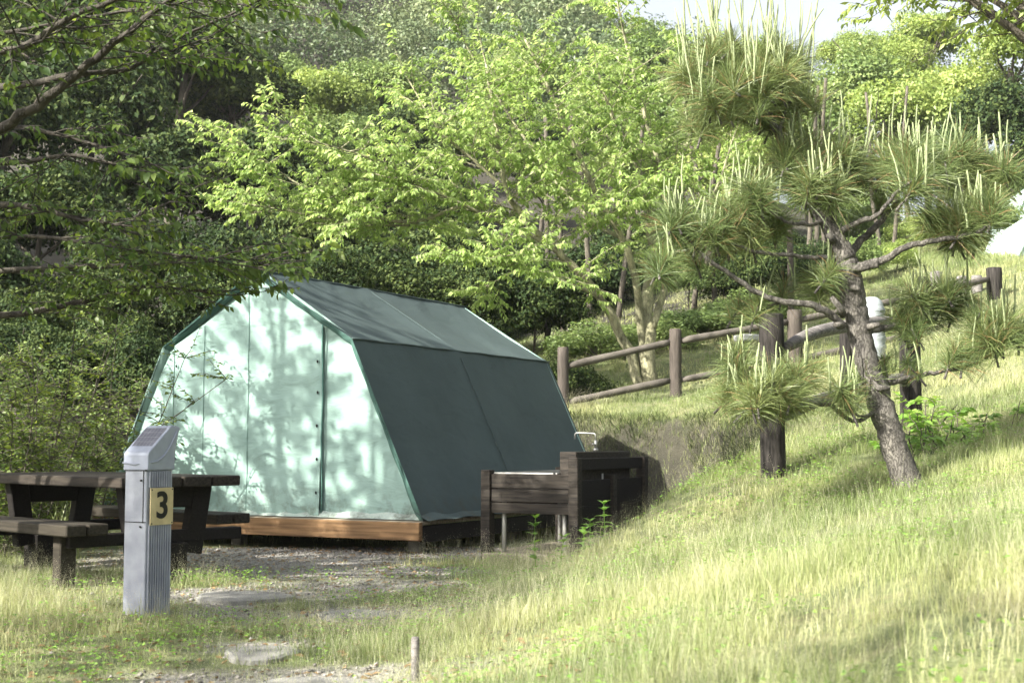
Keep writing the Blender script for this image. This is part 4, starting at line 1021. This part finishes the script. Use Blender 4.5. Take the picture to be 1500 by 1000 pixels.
shade_tree(33, (6.1, 14.0, hz(6.1, 14.0)), 6.4, 2.9, 'yellow green tree reaching in from the upper right edge', 'yellowgreen', .10, 16, .42, gap=.14)

# ---- rounded broadleaved crowns, shared between the trees of the woods
def lobed_crown(seed, nl, n, leaf, lobe=(.26, .42), flat=.85, inner=.2):
    r = np.random.RandomState(seed); c = []
    while len(c) < nl:
        p = r.normal(0, 1, 3); p /= np.linalg.norm(p); p[2] = abs(p[2]) * 1.0 - .35 * (r.rand() < .5)
        p *= r.uniform(.45, .8); c.append(p)
    c = np.array(c); rad = r.uniform(*lobe, nl)
    k = r.randint(0, nl, n); d = nrm(r.normal(0, 1, (n, 3))); d[:, 2] = np.where(d[:, 2] < -.3, -d[:, 2], d[:, 2])
    sh = np.where(r.rand(n) < inner, r.uniform(.2, .9, n), r.uniform(.86, 1.08, n))
    bump = 1 + .18 * np.sin(d[:, 0] * 9 + k) * np.sin(d[:, 1] * 9 + 2 * k) + .1 * np.sin(d[:, 2] * 14 + k)
    P = c[k] + d * (rad[k] * sh * bump)[:, None]; P[:, 2] *= flat
    N = nrm(d + r.normal(0, .55, (n, 3)) + [0, 0, .3]); D = nrm(np.cross(N, r.normal(0, 1, (n, 3))) + [0, 0, -.2])
    L = leaf * r.uniform(.6, 1.3, n)
    return leaf_arrays(P - D * L[:, None] * .5, D, N, L, L * .30, droop=.1, rs=r)
crowns = {}
def crown_mesh(key, seed, nl, n, leaf, m, **k):
    V, T, t = lobed_crown(seed, nl, n, leaf, **k); crowns[key] = fast_mesh('crown', V, T, m, t)
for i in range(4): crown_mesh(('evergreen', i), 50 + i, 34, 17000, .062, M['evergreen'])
for i in range(3): crown_mesh(('midgreen', i), 60 + i, 34, 15000, .060, M['midgreen'])
for i in range(2): crown_mesh(('yellowgreen', i), 70 + i, 30, 15000, .058, M['yellowgreen'])
trunk_meshes = []
for i in range(3):
    mb = MB(); r = np.random.RandomState(90 + i)
    P = wpath((0, 0, -.08), (r.normal(0, .1), r.normal(0, .1), 1), 1.1, 10, .05, .1, r); mb.tube(P, np.linspace(.032, .016, 11), 9, rough=.06)
    for k in range(9):
        q = r.randint(4, 10); az = r.uniform(0, 6.28)
        mb.tube(wpath(P[q], (math.cos(az), math.sin(az), .7), r.uniform(.3, .55), 6, .12, .1, r), np.linspace(.012, .003, 7), 5, cap=False)
    o = mb.build('trunk_proto', M['bark'], None, True); trunk_meshes.append(o.data); bpy.data.objects.remove(o)
ntree = [0]
def wood_tree(px, py, D, rpx, kind, label, group=None, sq=1.0, zs=1.0):
    """tree whose crown centre is seen near (px,py) at distance D, crown radius rpx photograph pixels"""
    c = W(px, py, D); R = rpx / F * D; g = hz(c[0], c[1]); i = ntree[0]; ntree[0] += 1
    g = min(g, c[2] - R * .9)
    root = empty('woodland_tree', (c[0], c[1], g), 0, label, 'tree', group)
    keys = [k for k in crowns if k[0] == kind]; me = crowns[keys[i % len(keys)]]
    o = link('crown', me, root, (0, 0, c[2] - g)); o.scale = (R * sq, R * sq, R * zs); o.rotation_euler = (0, 0, i * 1.9)
    t = link('trunk', trunk_meshes[i % 3], root, (0, 0, 0)); Hh = (c[2] - g); t.scale = (Hh * .9 if Hh < 6 else 5.5, Hh * .9 if Hh < 6 else 5.5, Hh); t.rotation_euler = (0, 0, i * 2.7)
    return root
G1 = 'dark evergreens on the wooded slope behind the tent'
evl = [(60, 330, 25, 130, 1), (200, 420, 24, 120, 1), (330, 420, 23.5, 110, 1), (120, 480, 22, 110, 1), (20, 500, 21, 110, 1), (450, 400, 26, 110, 1), (560, 440, 26, 110, 1), (660, 420, 27, 110, 1), (760, 440, 28, 100, 1),
       (250, 290, 30, 130, 1), (120, 200, 31, 150, 1), (390, 300, 31, 120, 1), (480, 330, 31, 110, 1), (600, 330, 33, 120, 1), (300, 500, 22.5, 90, 1), (700, 500, 26, 80, 1), (850, 430, 29, 95, 1), (-40, 200, 27, 150, 1), (250, 110, 38, 130, 1), (90, 60, 40, 150, 1), (340, 150, 42, 110, 1), (620, 520, 25, 70, 1), (400, 500, 23.5, 80, 1), (930, 400, 31, 90, 1), (-60, 420, 22, 130, 1)]
evl += [(-700, 300, 26, 420, 1), (-950, 350, 20, 420, 1), (-500, 200, 34, 330, 1), (-350, 330, 24, 200, 1), (-1300, 300, 22, 500, 1)] + [(k * 62 - 20, 560 + 12 * (k % 3), 18.8 + (k % 4) * .7, 62, 1) for k in range(15) if k not in (3, 4, 5, 6, 7, 8, 9)] + [(-60 + 48 * k, 560 - 14 * (k % 3), 16.8 + .5 * (k % 3), 80, 1) for k in range(7)] + [(330 + 90 * k, 450 + 10 * (k % 2), 22 + k * .3, 90, 1) for k in range(6)]  # opening entries: unseen evergreens off the left edge, added to shade the wood
lbls = {0: 'dark evergreen behind the shrubs at the left edge', 9: 'rounded evergreen above the left end of the tent roof', 18: 'rounded evergreen with sunlit top in the upper left', 20: 'rounded dark evergreen just left of the far hill'}
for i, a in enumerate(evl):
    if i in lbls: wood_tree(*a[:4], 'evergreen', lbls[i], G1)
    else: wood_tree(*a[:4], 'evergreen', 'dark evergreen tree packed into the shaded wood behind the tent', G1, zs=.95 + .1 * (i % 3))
G2 = 'lighter broadleaved trees beyond the fence'
for (px, py, D, rr, kd, lab) in [(470, 165, 48, 85, 'yellowgreen', 'bright yellow green tree below the far hill'), (420, 130, 55, 60, 'midgreen', 'mid green tree left of the bright one below the far hill'), (560, 150, 52, 80, 'midgreen', 'mid green tree right of the bright one below the far hill'),
        (1000, 190, 42, 110, 'midgreen', 'mid green tree behind the top of the pine'), (1080, 260, 38, 90, 'yellowgreen', 'yellow green tree left of the pine trunk'),
        (1180, 230, 46, 110, 'midgreen', 'rounded tree behind the middle of the pine'), (1255, 150, 50, 95, 'midgreen', 'rounded green tree in the gap right of the pine top'), (1330, 190, 44, 105, 'yellowgreen', 'sunlit rounded tree right of the pine top'),
        (1415, 165, 52, 105, 'yellowgreen', 'tall sunlit tree in the upper right'), (1250, 85, 62, 55, 'yellowgreen', 'feathery narrow tree top against the sky, left one'), (1350, 75, 62, 75, 'yellowgreen', 'feathery tree top against the sky, right one'),
        (1480, 200, 40, 100, 'evergreen', 'dark tree behind the foliage at the right edge'), (1440, 290, 38, 75, 'evergreen', 'dark low tree above the upper terrace'), (1150, 380, 33, 60, 'evergreen', 'dark tree low behind the pine branches'), (1060, 400, 32, 70, 'evergreen', 'dark tree beyond the hedge left of the pine'),
        (1260, 340, 38, 70, 'midgreen', 'green tree low behind the pine trunk'), (1340, 355, 36, 50, 'yellowgreen', 'bright shrub like tree on the upper terrace'), (1250, 385, 27, 52, 'midgreen', 'bushy green tree directly behind the pine fork'), (1312, 385, 28, 42, 'yellowgreen', 'bright bush right behind the pine trunk on the bank'), (1185, 400, 27, 60, 'evergreen', 'dark bush behind the pale fence post'), (1120, 405, 26, 62, 'evergreen', 'dark bush behind the black post'), (1060, 425, 27, 52, 'evergreen', 'dark bush right of the multi stemmed tree'), (1005, 415, 26, 52, 'midgreen', 'green bush beside the multi stemmed tree'), (1375, 340, 33, 44, 'yellowgreen', 'bright rounded bush on the upper terrace'), (1450, 325, 33, 50, 'midgreen', 'green bush on the upper terrace next to the pale tents'), (1225, 300, 36, 70, 'midgreen', 'tree filling the gap behind the pine limbs'), (490, 235, 42, 85, 'midgreen', 'green tree on the slope behind the left reach of the multi stemmed tree'), (590, 225, 44, 90, 'evergreen', 'dark tree on the slope seen through the left half of the multi stemmed crown'), (690, 225, 44, 95, 'midgreen', 'green tree on the slope seen through the middle of the multi stemmed crown'), (790, 235, 42, 95, 'evergreen', 'dark tree on the slope seen through the right half of the multi stemmed crown'), (760, 130, 54, 80, 'midgreen', 'green tree below the skyline behind the top of the multi stemmed crown'), (930, 250, 40, 90, 'midgreen', 'green tree between the multi stemmed crown and the pine'), (1510, 95, 45, 105, 'yellowgreen', 'bright tree at the right edge above the pale tents'), (1515, 255, 39, 75, 'evergreen', 'dark tree at the right edge behind the higher pale tent'), (1045, 120, 55, 75, 'midgreen', 'green tree left of the pine top near the skyline'), (1310, 110, 58, 70, 'yellowgreen', 'sunlit tree filling the skyline between the feathery tops'), (930, 120, 60, 90, 'midgreen', 'rounded tree on the ridge where the hill meets the sky'), (850, 200, 50, 90, 'midgreen', 'green tree behind the upper stems of the multi stemmed tree'), (1110, 130, 60, 90, 'midgreen', 'tree behind the pine top near the skyline')]:
    wood_tree(px, py, D, rr, kd, lab, G2)

# ---- woods covering the far hill
def far_woods():
    r = np.random.RandomState(77); base = [lobed_crown(200 + i, 22, 4200, .048, inner=.05) for i in range(4)]
    Vs, Ts, ts_ = [], [], []; n = 0; pts = []
    for _ in range(9000):
        y = r.uniform(60, 165); x = r.uniform(-.47, .16) * y
        if all((x - a) ** 2 + (y - b) ** 2 > (3.0 + y * .022) ** 2 for a, b in pts): pts.append((x, y))
        if len(pts) > 330: break
    pts = np.array(pts); zz = height(pts[:, 0], pts[:, 1])
    for (x, y), z in zip(pts, zz):
        s = r.uniform(2.6, 4.4) * (1 + y * .003); V, T, t = base[r.randint(4)]; a = r.uniform(0, 6.28); ca, sa = math.cos(a), math.sin(a)
        Vr = np.c_[V[:, 0] * ca - V[:, 1] * sa, V[:, 0] * sa + V[:, 1] * ca, V[:, 2] * r.uniform(.8, 1.2)] * s + [x, y, z + s * .7]
        Vs.append(Vr); Ts.append(T + n); ts_.append(np.clip(t * .5 + r.uniform(-.1, .6), 0, 1)); n += len(V)
    print('far woods', len(pts), n)
    tag(link('woods', fast_mesh('woods', np.concatenate(Vs), np.concatenate(Ts), M['bluegreen'], np.concatenate(ts_))), 'hazy mixed woods covering the far hill', 'woods', kind='stuff')
far_woods()

# ---- thin bare trunks in the dark gap under the trees
mb_ = []
for i, (px, D) in enumerate([(1015, 27), (1030, 29), (1048, 26), (1180, 30), (1196, 29), (1210, 31), (1290, 33), (860, 25), (800, 24), (825, 26), (905, 27), (1310, 34)]):
    b = W(px, 470, D); g = hz(b[0], b[1]); r = np.random.RandomState(i)
    mb = MB(); mb.tube(wpath((b[0], b[1], g - .2), (r.normal(0, .05), 0, 1), 4.5, 9, .04, 0, r), np.linspace(.06, .035, 10), 7)
    for k in range(4): az = r.uniform(0, 6.28); mb.tube(wpath((b[0], b[1], g + 2 + .5 * k), (math.cos(az), math.sin(az), .8), 1.0, 5, .1, .1, r), np.linspace(.02, .006, 6), 5, cap=False)
    tag(mb.build('bare_trunk', M['bark'], None, True), 'thin bare trunk standing in the dark wood beyond the fence', 'tree trunk', 'thin trunks beyond the fence')

# ---- shrubs and hedges
def shrub(c, R, H, n, leaf, m, label, seed, stems=14, group=None, name='shrub', cat='shrub'):
    r = np.random.RandomState(seed); t = Tree(seed); b = np.array(c, float)
    for i in range(stems):
        az = r.uniform(0, 6.28); q = r.rand() ** .5 * R * .7; p = b + [math.cos(az) * q, math.sin(az) * q, -.1]; e = nrm(np.array([math.cos(az) * .4, math.sin(az) * .4, 1]) + r.normal(0, .15, 3)); L = H * r.uniform(.6, 1.05)
        P = wpath(p, e, L, 7, .07, -.02, r); t.wood.tube(P, np.linspace(.010, .003, 8), 5, cap=False)
        for j in range(n):
            k = r.randint(1, 8); a2 = r.uniform(0, 6.28); t.twig(P[k], (math.cos(a2), math.sin(a2), r.uniform(.1, .9)), r.uniform(.2, .45) * min(1, H), leaf, 9, .35)
    return t.build(name, m, M['bark'], label, cat, group, base=b)
SG = 'shrubs at the left edge'
for i, (px, D, R, H, lab) in enumerate([(20, 12.2, .8, 2.5, 'tall airy shrub at the left edge'), (85, 12.8, .65, 2.1, 'leafy shrub between the left edge and the tent'), (92, 13.4, .45, 1.6, 'shrub next to the left wall of the tent'), (-60, 11.6, .8, 1.5, 'shrub cut by the left edge of the view'), (212, 17.3, .5, 2.1, 'slender shrub with arching twigs by the tent shoulder'), (60, 14.2, .8, 2.2, 'dense shrub behind the tall airy one')]):
    x = (px - 750) / F * D; shrub((x, D, hz(x, D)), R, H, 40, .06, M['cherry_dark'] if i in (0, 1, 3) else M['midgreen'], lab, 300 + i, 16, SG)
for i, (px, py, D, R, lab) in enumerate([(880, 512, 22.5, .75, 'low clipped shrub beyond the fence nearest the tent'), (950, 498, 23, .7, 'low shrub beyond the fence beside the multi stemmed tree'), (1030, 482, 24, .9, 'low shrub beyond the fence left of the black post'), (1110, 472, 25, .8, 'low shrub behind the black post')]):
    c = W(px, py, D); root = empty('hedge_bush', (c[0], c[1], hz(c[0], c[1])), 0, lab, 'shrub', 'low shrubs beyond the fence')
    o = link('crown', crowns[('midgreen', i % 3)], root, (0, 0, .05)); o.scale = (R * 1.3, R, .55); 
    mb = MB()
    for k in range(6): mb.tube(wpath((0, 0, -.1), (random.uniform(-1, 1), random.uniform(-1, 1), 1), .6, 5, .1, 0, rs), np.linspace(.02, .006, 6), 5, cap=False)
    mb.build('stem', M['bark'], root, True)

# ------------------------------------------------------------------ the pine
def pine():
    r = np.random.RandomState(41); D = 8.3
    base = W(1335, 720, D); g = hz(base[0], base[1])
    root = empty('pine_tree', (base[0], base[1], g), 0, 'black pine with a leaning scaly trunk and upright pale candles on its tufts', 'pine tree')
    tr = MB()
    def pth(l): return np.array([W(a, b, D + c) for a, b, c in l])
    def smooth(P, m=5):
        t = np.linspace(0, len(P) - 1, m * len(P)); Q = np.stack([np.interp(t, np.arange(len(P)), P[:, k]) for k in range(3)], 1)
        for _ in range(3): Q[1:-1] = (Q[:-2] + Q[1:-1] * 2 + Q[2:]) / 4
        return Q, t / (len(P) - 1)
    trunk = pth([(1340, 735, 0), (1332, 712, 0), (1312, 660, 0), (1294, 605, 0), (1276, 550, .02), (1262, 500, .03), (1252, 450, .03), (1245, 405, .02), (1236, 370, 0), (1222, 345, 0), (1205, 318, 0), (1180, 280, .05), (1155, 225, .08), (1135, 185, .08), (1112, 140, .05)])
    trunk[0][2] = g - .15
    Q, t = smooth(trunk, 8)
    rad = np.interp(t, [0, .08, .14, .3, .5, .6, .75, .9, 1], [.120, .088, .080, .072, .075, .062, .034, .026, .018])
    tr.tube(Q + r.normal(0, .003, Q.shape), rad, 18, rough=.07, seed=4)
    tr.build('trunk', M['pinebark'], root, True)
    br = [
        ([(1240, 392, 0), (1275, 388, -.05), (1300, 378, -.1), (1330, 360, -.15), (1370, 352, -.2), (1420, 345, -.25), (1450, 330, -.3)], .030, .010),
        ([(1240, 395, .0), (1265, 392, -.1), (1288, 386, -.18)], .026, .022),
        ([(1238, 378, 0), (1262, 352, .1), (1285, 330, .2), (1310, 300, .3), (1350, 280, .4), (1400, 265, .45)], .028, .008),
        ([(1222, 345, 0), (1255, 325, -.1), (1285, 318, -.2), (1310, 285, -.3), (1340, 262, -.35)], .022, .007),
        ([(1230, 375, 0), (1200, 378, -.05), (1160, 374, -.1), (1110, 370, -.15), (1075, 358, -.2), (1050, 345, -.25)], .016, .008),
        ([(1236, 478, 0), (1215, 458, -.05), (1190, 446, -.1), (1145, 442, -.1), (1105, 428, -.12), (1075, 405, -.15), (1040, 385, -.2), (1000, 340, -.2)], .026, .009),
        ([(1285, 600, 0), (1250, 622, -.05), (1215, 588, -.1), (1170, 600, -.15), (1145, 610, -.2), (1120, 590, -.2), (1085, 560, -.2)], .014, .012),
        ([(1270, 560, 0), (1300, 562, .05), (1335, 552, .1), (1370, 545, .1), (1410, 540, .1), (1450, 520, .1)], .020, .009),
        ([(1258, 485, 0), (1290, 482, .1), (1330, 470, .2), (1360, 455, .25), (1400, 445, .3)], .026, .010),
        ([(1210, 325, 0), (1185, 330, -.1), (1150, 325, -.2), (1120, 305, -.25)], .014, .007),
        ([(1195, 300, 0), (1215, 280, .1), (1235, 262, .15), (1260, 250, .2)], .012, .007),
        ([(1190, 290, 0), (1180, 265, -.15), (1200, 245, -.2)], .010, .006),
        ([(1140, 195, .05), (1120, 160, -.1), (1080, 130, -.15), (1050, 120, -.2)], .014, .007),
        ([(1140, 195, .05), (1150, 165, .1), (1165, 130, .15)], .012, .007),
        ([(1290, 600, 0), (1262, 612, -.1), (1240, 600, -.15)], .010, .006),
        ([(1262, 500, 0), (1230, 440, .1), (1200, 425, .15), (1185, 415, .2)], .012, .006),
        ([(1145, 442, -.1), (1120, 452, 0), (1100, 458, .05)], .009, .005),
    ]
    for pts, a, b in br:
        P, t = smooth(pth(pts)); mb = MB().tube(P + r.normal(0, .003, P.shape), np.interp(t, [0, 1], [a, b]), 10, rough=.08, seed=int(a * 1e5)); mb.build('limb', M['pinebark'], root, True)
    # scars and stubs
    for (px, py, dx, dz) in [(1232, 476, -.05, .0), (1275, 478, .05, .01), (1285, 568, .07, .0), (1238, 460, -.09, .10), (1250, 420, .03, -.02), (1222, 352, -.05, .03)]:
        st_ = MB(); p = W(px, py, D - .07); st_.tube([p + [0, .05, 0], p + [dx * .3, -.02, dz * .3], p + [dx, -.03, dz]], [.024, .020, .014], 8, rough=.1); st_.build('branch_stub', M['pinebark'], root, True)
    # tufts: (px,py,depth,radius px)
    T = [(1070, 118, -.15, 62), (1035, 150, -.2, 58), (1110, 140, -.25, 60), (1150, 128, -.1, 62), (1095, 95, .1, 60), (1130, 80, .15, 50), (1165, 95, .2, 50), (1020, 120, .1, 52), (1050, 90, .15, 50), (1170, 150, .1, 50), (1080, 170, .1, 60), (1015, 175, .15, 45), (1130, 165, .2, 55),
         (1000, 330, -.2, 52), (975, 310, -.1, 36), (1035, 355, -.25, 55), (1060, 320, -.15, 55), (1100, 290, -.25, 50), (1110, 300, -.05, 52), (1090, 345, -.1, 50), (1060, 372, .05, 45), (1020, 385, .1, 42), (1135, 330, 0, 48),
         (1160, 225, 0, 50), (1200, 265, -.2, 62), (1185, 225, .1, 50), (1225, 235, .05, 52), (1170, 290, .1, 45), (1235, 285, -.1, 50), (1150, 262, .15, 45), (1258, 245, .2, 50),
         (1290, 255, .1, 55), (1310, 230, .2, 52), (1350, 278, -.35, 68), (1335, 240, -.1, 60), (1375, 245, .3, 58), (1400, 265, .4, 60), (1425, 280, .3, 58), (1415, 335, -.25, 75), (1450, 310, -.3, 58), (1380, 320, -.1, 58), (1465, 275, .1, 50), (1300, 290, .2, 45), (1440, 245, .2, 46), (1395, 345, -.1, 50),
         (1195, 425, .15, 46), (1160, 430, .2, 38), (1220, 415, .25, 38), (1105, 460, 0, 40), (1090, 452, .1, 34),
         (1345, 450, .2, 52), (1375, 440, .25, 52), (1405, 450, .3, 50), (1325, 470, .1, 42), (1355, 480, .15, 42), (1420, 470, .2, 40),
         (1455, 500, .1, 66), (1480, 480, .2, 50), (1420, 520, .1, 42), (1395, 530, .05, 38),
         (1130, 560, -.25, 62), (1095, 550, -.2, 52), (1160, 570, -.2, 52), (1075, 535, -.1, 40), (1145, 590, -.28, 50), (1180, 545, -.1, 40), (1110, 585, -.25, 46), (1240, 578, -.15, 48), (1335, 545, .1, 26), (1310, 548, .1, 22)]
    T += [(a + r.normal(0, 24), b + r.normal(0, 15), c_ + r.normal(0, .14), e_ * r.uniform(.75, 1.0)) for (a, b, c_, e_) in T if e_ > 44 and r.rand() < .55]
    nV, nT, nt_, k0 = [], [], [], 0; cd = MB(); tw = MB()
    for (px, py, dd, rp) in T:
        c = W(px, py, D + dd); L0 = rp / F * (D + dd) * 1.12
        for sub in range(2 if rp > 45 else 1):
            cc = c + r.normal(0, .035, 3); n = 300
            ax = nrm(np.array([r.normal(0, .5), r.normal(0, .5), 1.]))
            rd = r.normal(0, 1, (n, 3)); rd = nrm(rd - ax * (rd @ ax)[:, None]); d = nrm(rd + ax * r.uniform(-.45, 1.3, n)[:, None] + r.normal(0, .12, (n, 3)))
            start = cc + ax * r.uniform(-.09, .06, n)[:, None]
            L = L0 * r.uniform(.70, 1.05, n) * r.uniform(.85, 1.1)
            s = nrm(np.cross(d, r.normal(0, 1, (n, 3)))) * .0014
            mid = start + d * (L * .55)[:, None] + [0, 0, .002]; tip = start + d * L[:, None] + np.array([0, 0, -1]) * (L * .08)[:, None]
            V = np.stack([start - s, start + s, mid - s, mid + s, tip], 1).reshape(-1, 3); i = np.arange(n)[:, None] * 5 + k0
            nV.append(V); nT.append(np.concatenate([i + [0, 1, 3], i + [0, 3, 2], i + [2, 3, 4]], 1).reshape(-1, 3)); nt_.append(np.repeat(r.rand(n) * .7 + r.uniform(0, .3), 5)); k0 += len(V)
            tw.tube([cc - ax * .14 + r.normal(0, .01, 3), cc - ax * .04, cc + ax * .05], [.008, .007, .006], 6)
        # candles
        big = py < 220 and px < 1210
        for q in range(r.randint(4, 8) if rp > 42 else 2):
            b = c + np.array([r.normal(0, .045), r.normal(0, .05), r.uniform(-.01, .05)]); Lc = r.uniform(.20, .42) * (1.6 if big else 1.0) * (.75 if py > 500 else 1)
            dx = r.normal(0, .06) + (.05 if big and px > 1100 else (-.05 if big else 0)); P = wpath(b, (dx + r.normal(0, .09), r.normal(0, .1), 1), Lc * r.uniform(.5, 1.1), 7, .055, .6, r)
            cd.tube(P, np.r_[np.linspace(.0075, .0055, 7), .0035] * r.uniform(.7, 1.1), 6, rough=.12, seed=q)
    V = np.concatenate(nV); Tt = np.concatenate(nT)
    mi = np.where(r.rand(len(Tt) // 3) < .07, 3, 0).repeat(3)[:len(Tt)]; ti = np.concatenate(nt_); allV, allT, allm = [V], [Tt], [mi]; nn = len(V)
    for mb, k in ((cd, 1), (tw, 2)):
        vv = np.concatenate(mb.v); tt = []
        for f in mb.f: tt += [(f[0], f[j], f[j + 1]) for j in range(1, len(f) - 1)]
        allV.append(vv); allT.append(np.array(tt) + nn); allm.append(np.full(len(tt), k)); nn += len(vv); ti = np.r_[ti, np.full(len(vv), .5)]
    link('crown', fast_mesh('crown', np.concatenate(allV), np.concatenate(allT), [M['needle'], M['candle'], M['pinebark'], M['deadneedle']], ti, np.concatenate(allm)), root)
    for c in children(root): c.location = tuple(-np.array(root.location))
pine()

# ------------------------------------------------------------------ small upright weeds
def weed(p, H, label, seed, group, leaf=.085, m='weed'):
    r = np.random.RandomState(seed); t = Tree(seed); p = np.array(p, float)
    P = wpath(p - [0, 0, .03], (r.normal(0, .08), r.normal(0, .08), 1), H, 8, .03, 0, r); t.wood.tube(P, np.linspace(.004, .002, 9), 5)
    for k in range(2, 9):
        for j in range(3 + (k > 6) * 3):
            a = k * 1.9 + j * 2.1 + r.normal(0, .4); q = leaf * (1.25 - .08 * k) * r.uniform(.8, 1.2)
            t.P.append(P[k]); t.D.append(np.array([math.cos(a), math.sin(a), r.uniform(.7, 1.3) if k > 6 else r.uniform(.1, .8)])); t.N.append(np.array([0, 0, 1.]) - .3 * np.array([math.cos(a), math.sin(a), 0])); t.L.append(q); t.W.append(q * .28)
    o = t.build('weed', M[m], M['weed'], label, 'weed', group, base=p, fine=True)
    for c in children(o):
        if c.name.startswith('trunk'): c.name = 'stem'
        if c.name.startswith('crown'): c.name = 'foliage'
WG = 'bright green weeds by the sink'
for i, (px, pt, D, lab) in enumerate([(785, 752, 9.6, 'bright green weed in front of the sink slab'), (820, 780, 9.3, 'short bright green weed below the sink corner post'), (850, 768, 9.5, 'small bright green weed right of the sink corner post'), (863, 757, 9.6, 'bright weed against the dark sink side, left one'), (886, 732, 9.6, 'tallest bright weed against the dark sink side')]):
    x = (px - 750) / F * D; g = hz(x, D); top = W(px, pt, D)[2]; weed((x, D, g), max(.15, top - g), lab, 500 + i, WG)
WG2 = 'broad leaved weeds right of the pine trunk'
for i, (px, D, H) in enumerate([(1320, 9.6, .32), (1340, 9.4, .40), (1368, 9.8, .25), (1385, 9.5, .3), (1410, 9.9, .28), (1432, 9.7, .22), (1350, 10.2, .5), (1470, 10.2, .3)]):
    x = (px - 750) / F * D; shrub((x, D, hz(x, D)), .16, H, 3, .085, M['weed'], 'broad leaved weed in the grass right of the pine trunk', 520 + i, 5, WG2, 'weed', 'weed')
# clump of reed like leaves seen under the table
r = np.random.RandomState(5); x0 = (92 - 750) / F * 11.4; mb_V = []; mb_T = []; k = 0
for i in range(60):
    a = r.uniform(0, 6.28); b = np.array([x0 + r.normal(0, .07), 11.4 + r.normal(0, .07), 0]); H = r.uniform(.25, .5); d = np.array([math.cos(a), math.sin(a), 0]); s = np.array([-d[1], d[0], 0]) * .007
    p1 = b + [0, 0, H * .6] + d * H * .08; p2 = b + [0, 0, H] + d * H * .3
    mb_V += [b - s, b + s, p1 - s, p1 + s, p2]; mb_T += [(k, k + 1, k + 3), (k, k + 3, k + 2), (k + 2, k + 3, k + 4)]; k += 5
tag(link('reed_clump', fast_mesh('reed_clump', np.array(mb_V), np.array(mb_T), M['grass'], r.rand(k))), 'clump of tall pale blades seen under the picnic table', 'grass clump')

# ------------------------------------------------------------------ air
def haze():
    m = bpy.data.materials.new('haze'); m.use_nodes = True; n = m.node_tree.nodes; n.remove(n['Principled BSDF'])
    v = n.new('ShaderNodeVolumePrincipled'); v.inputs['Density'].default_value = .00028; v.inputs['Color'].default_value = (.93, .96, 1, 1); v.inputs['Anisotropy'].default_value = .1
    m.node_tree.links.new(v.outputs[0], n['Material Output'].inputs['Volume'])
    o = MB().box((0, 190, 50), (540, 470, 110)).build('haze', m); tag(o, 'thin pale air over the valley', 'haze', kind='stuff')
haze()
sc.cycles.volume_bounces = 0
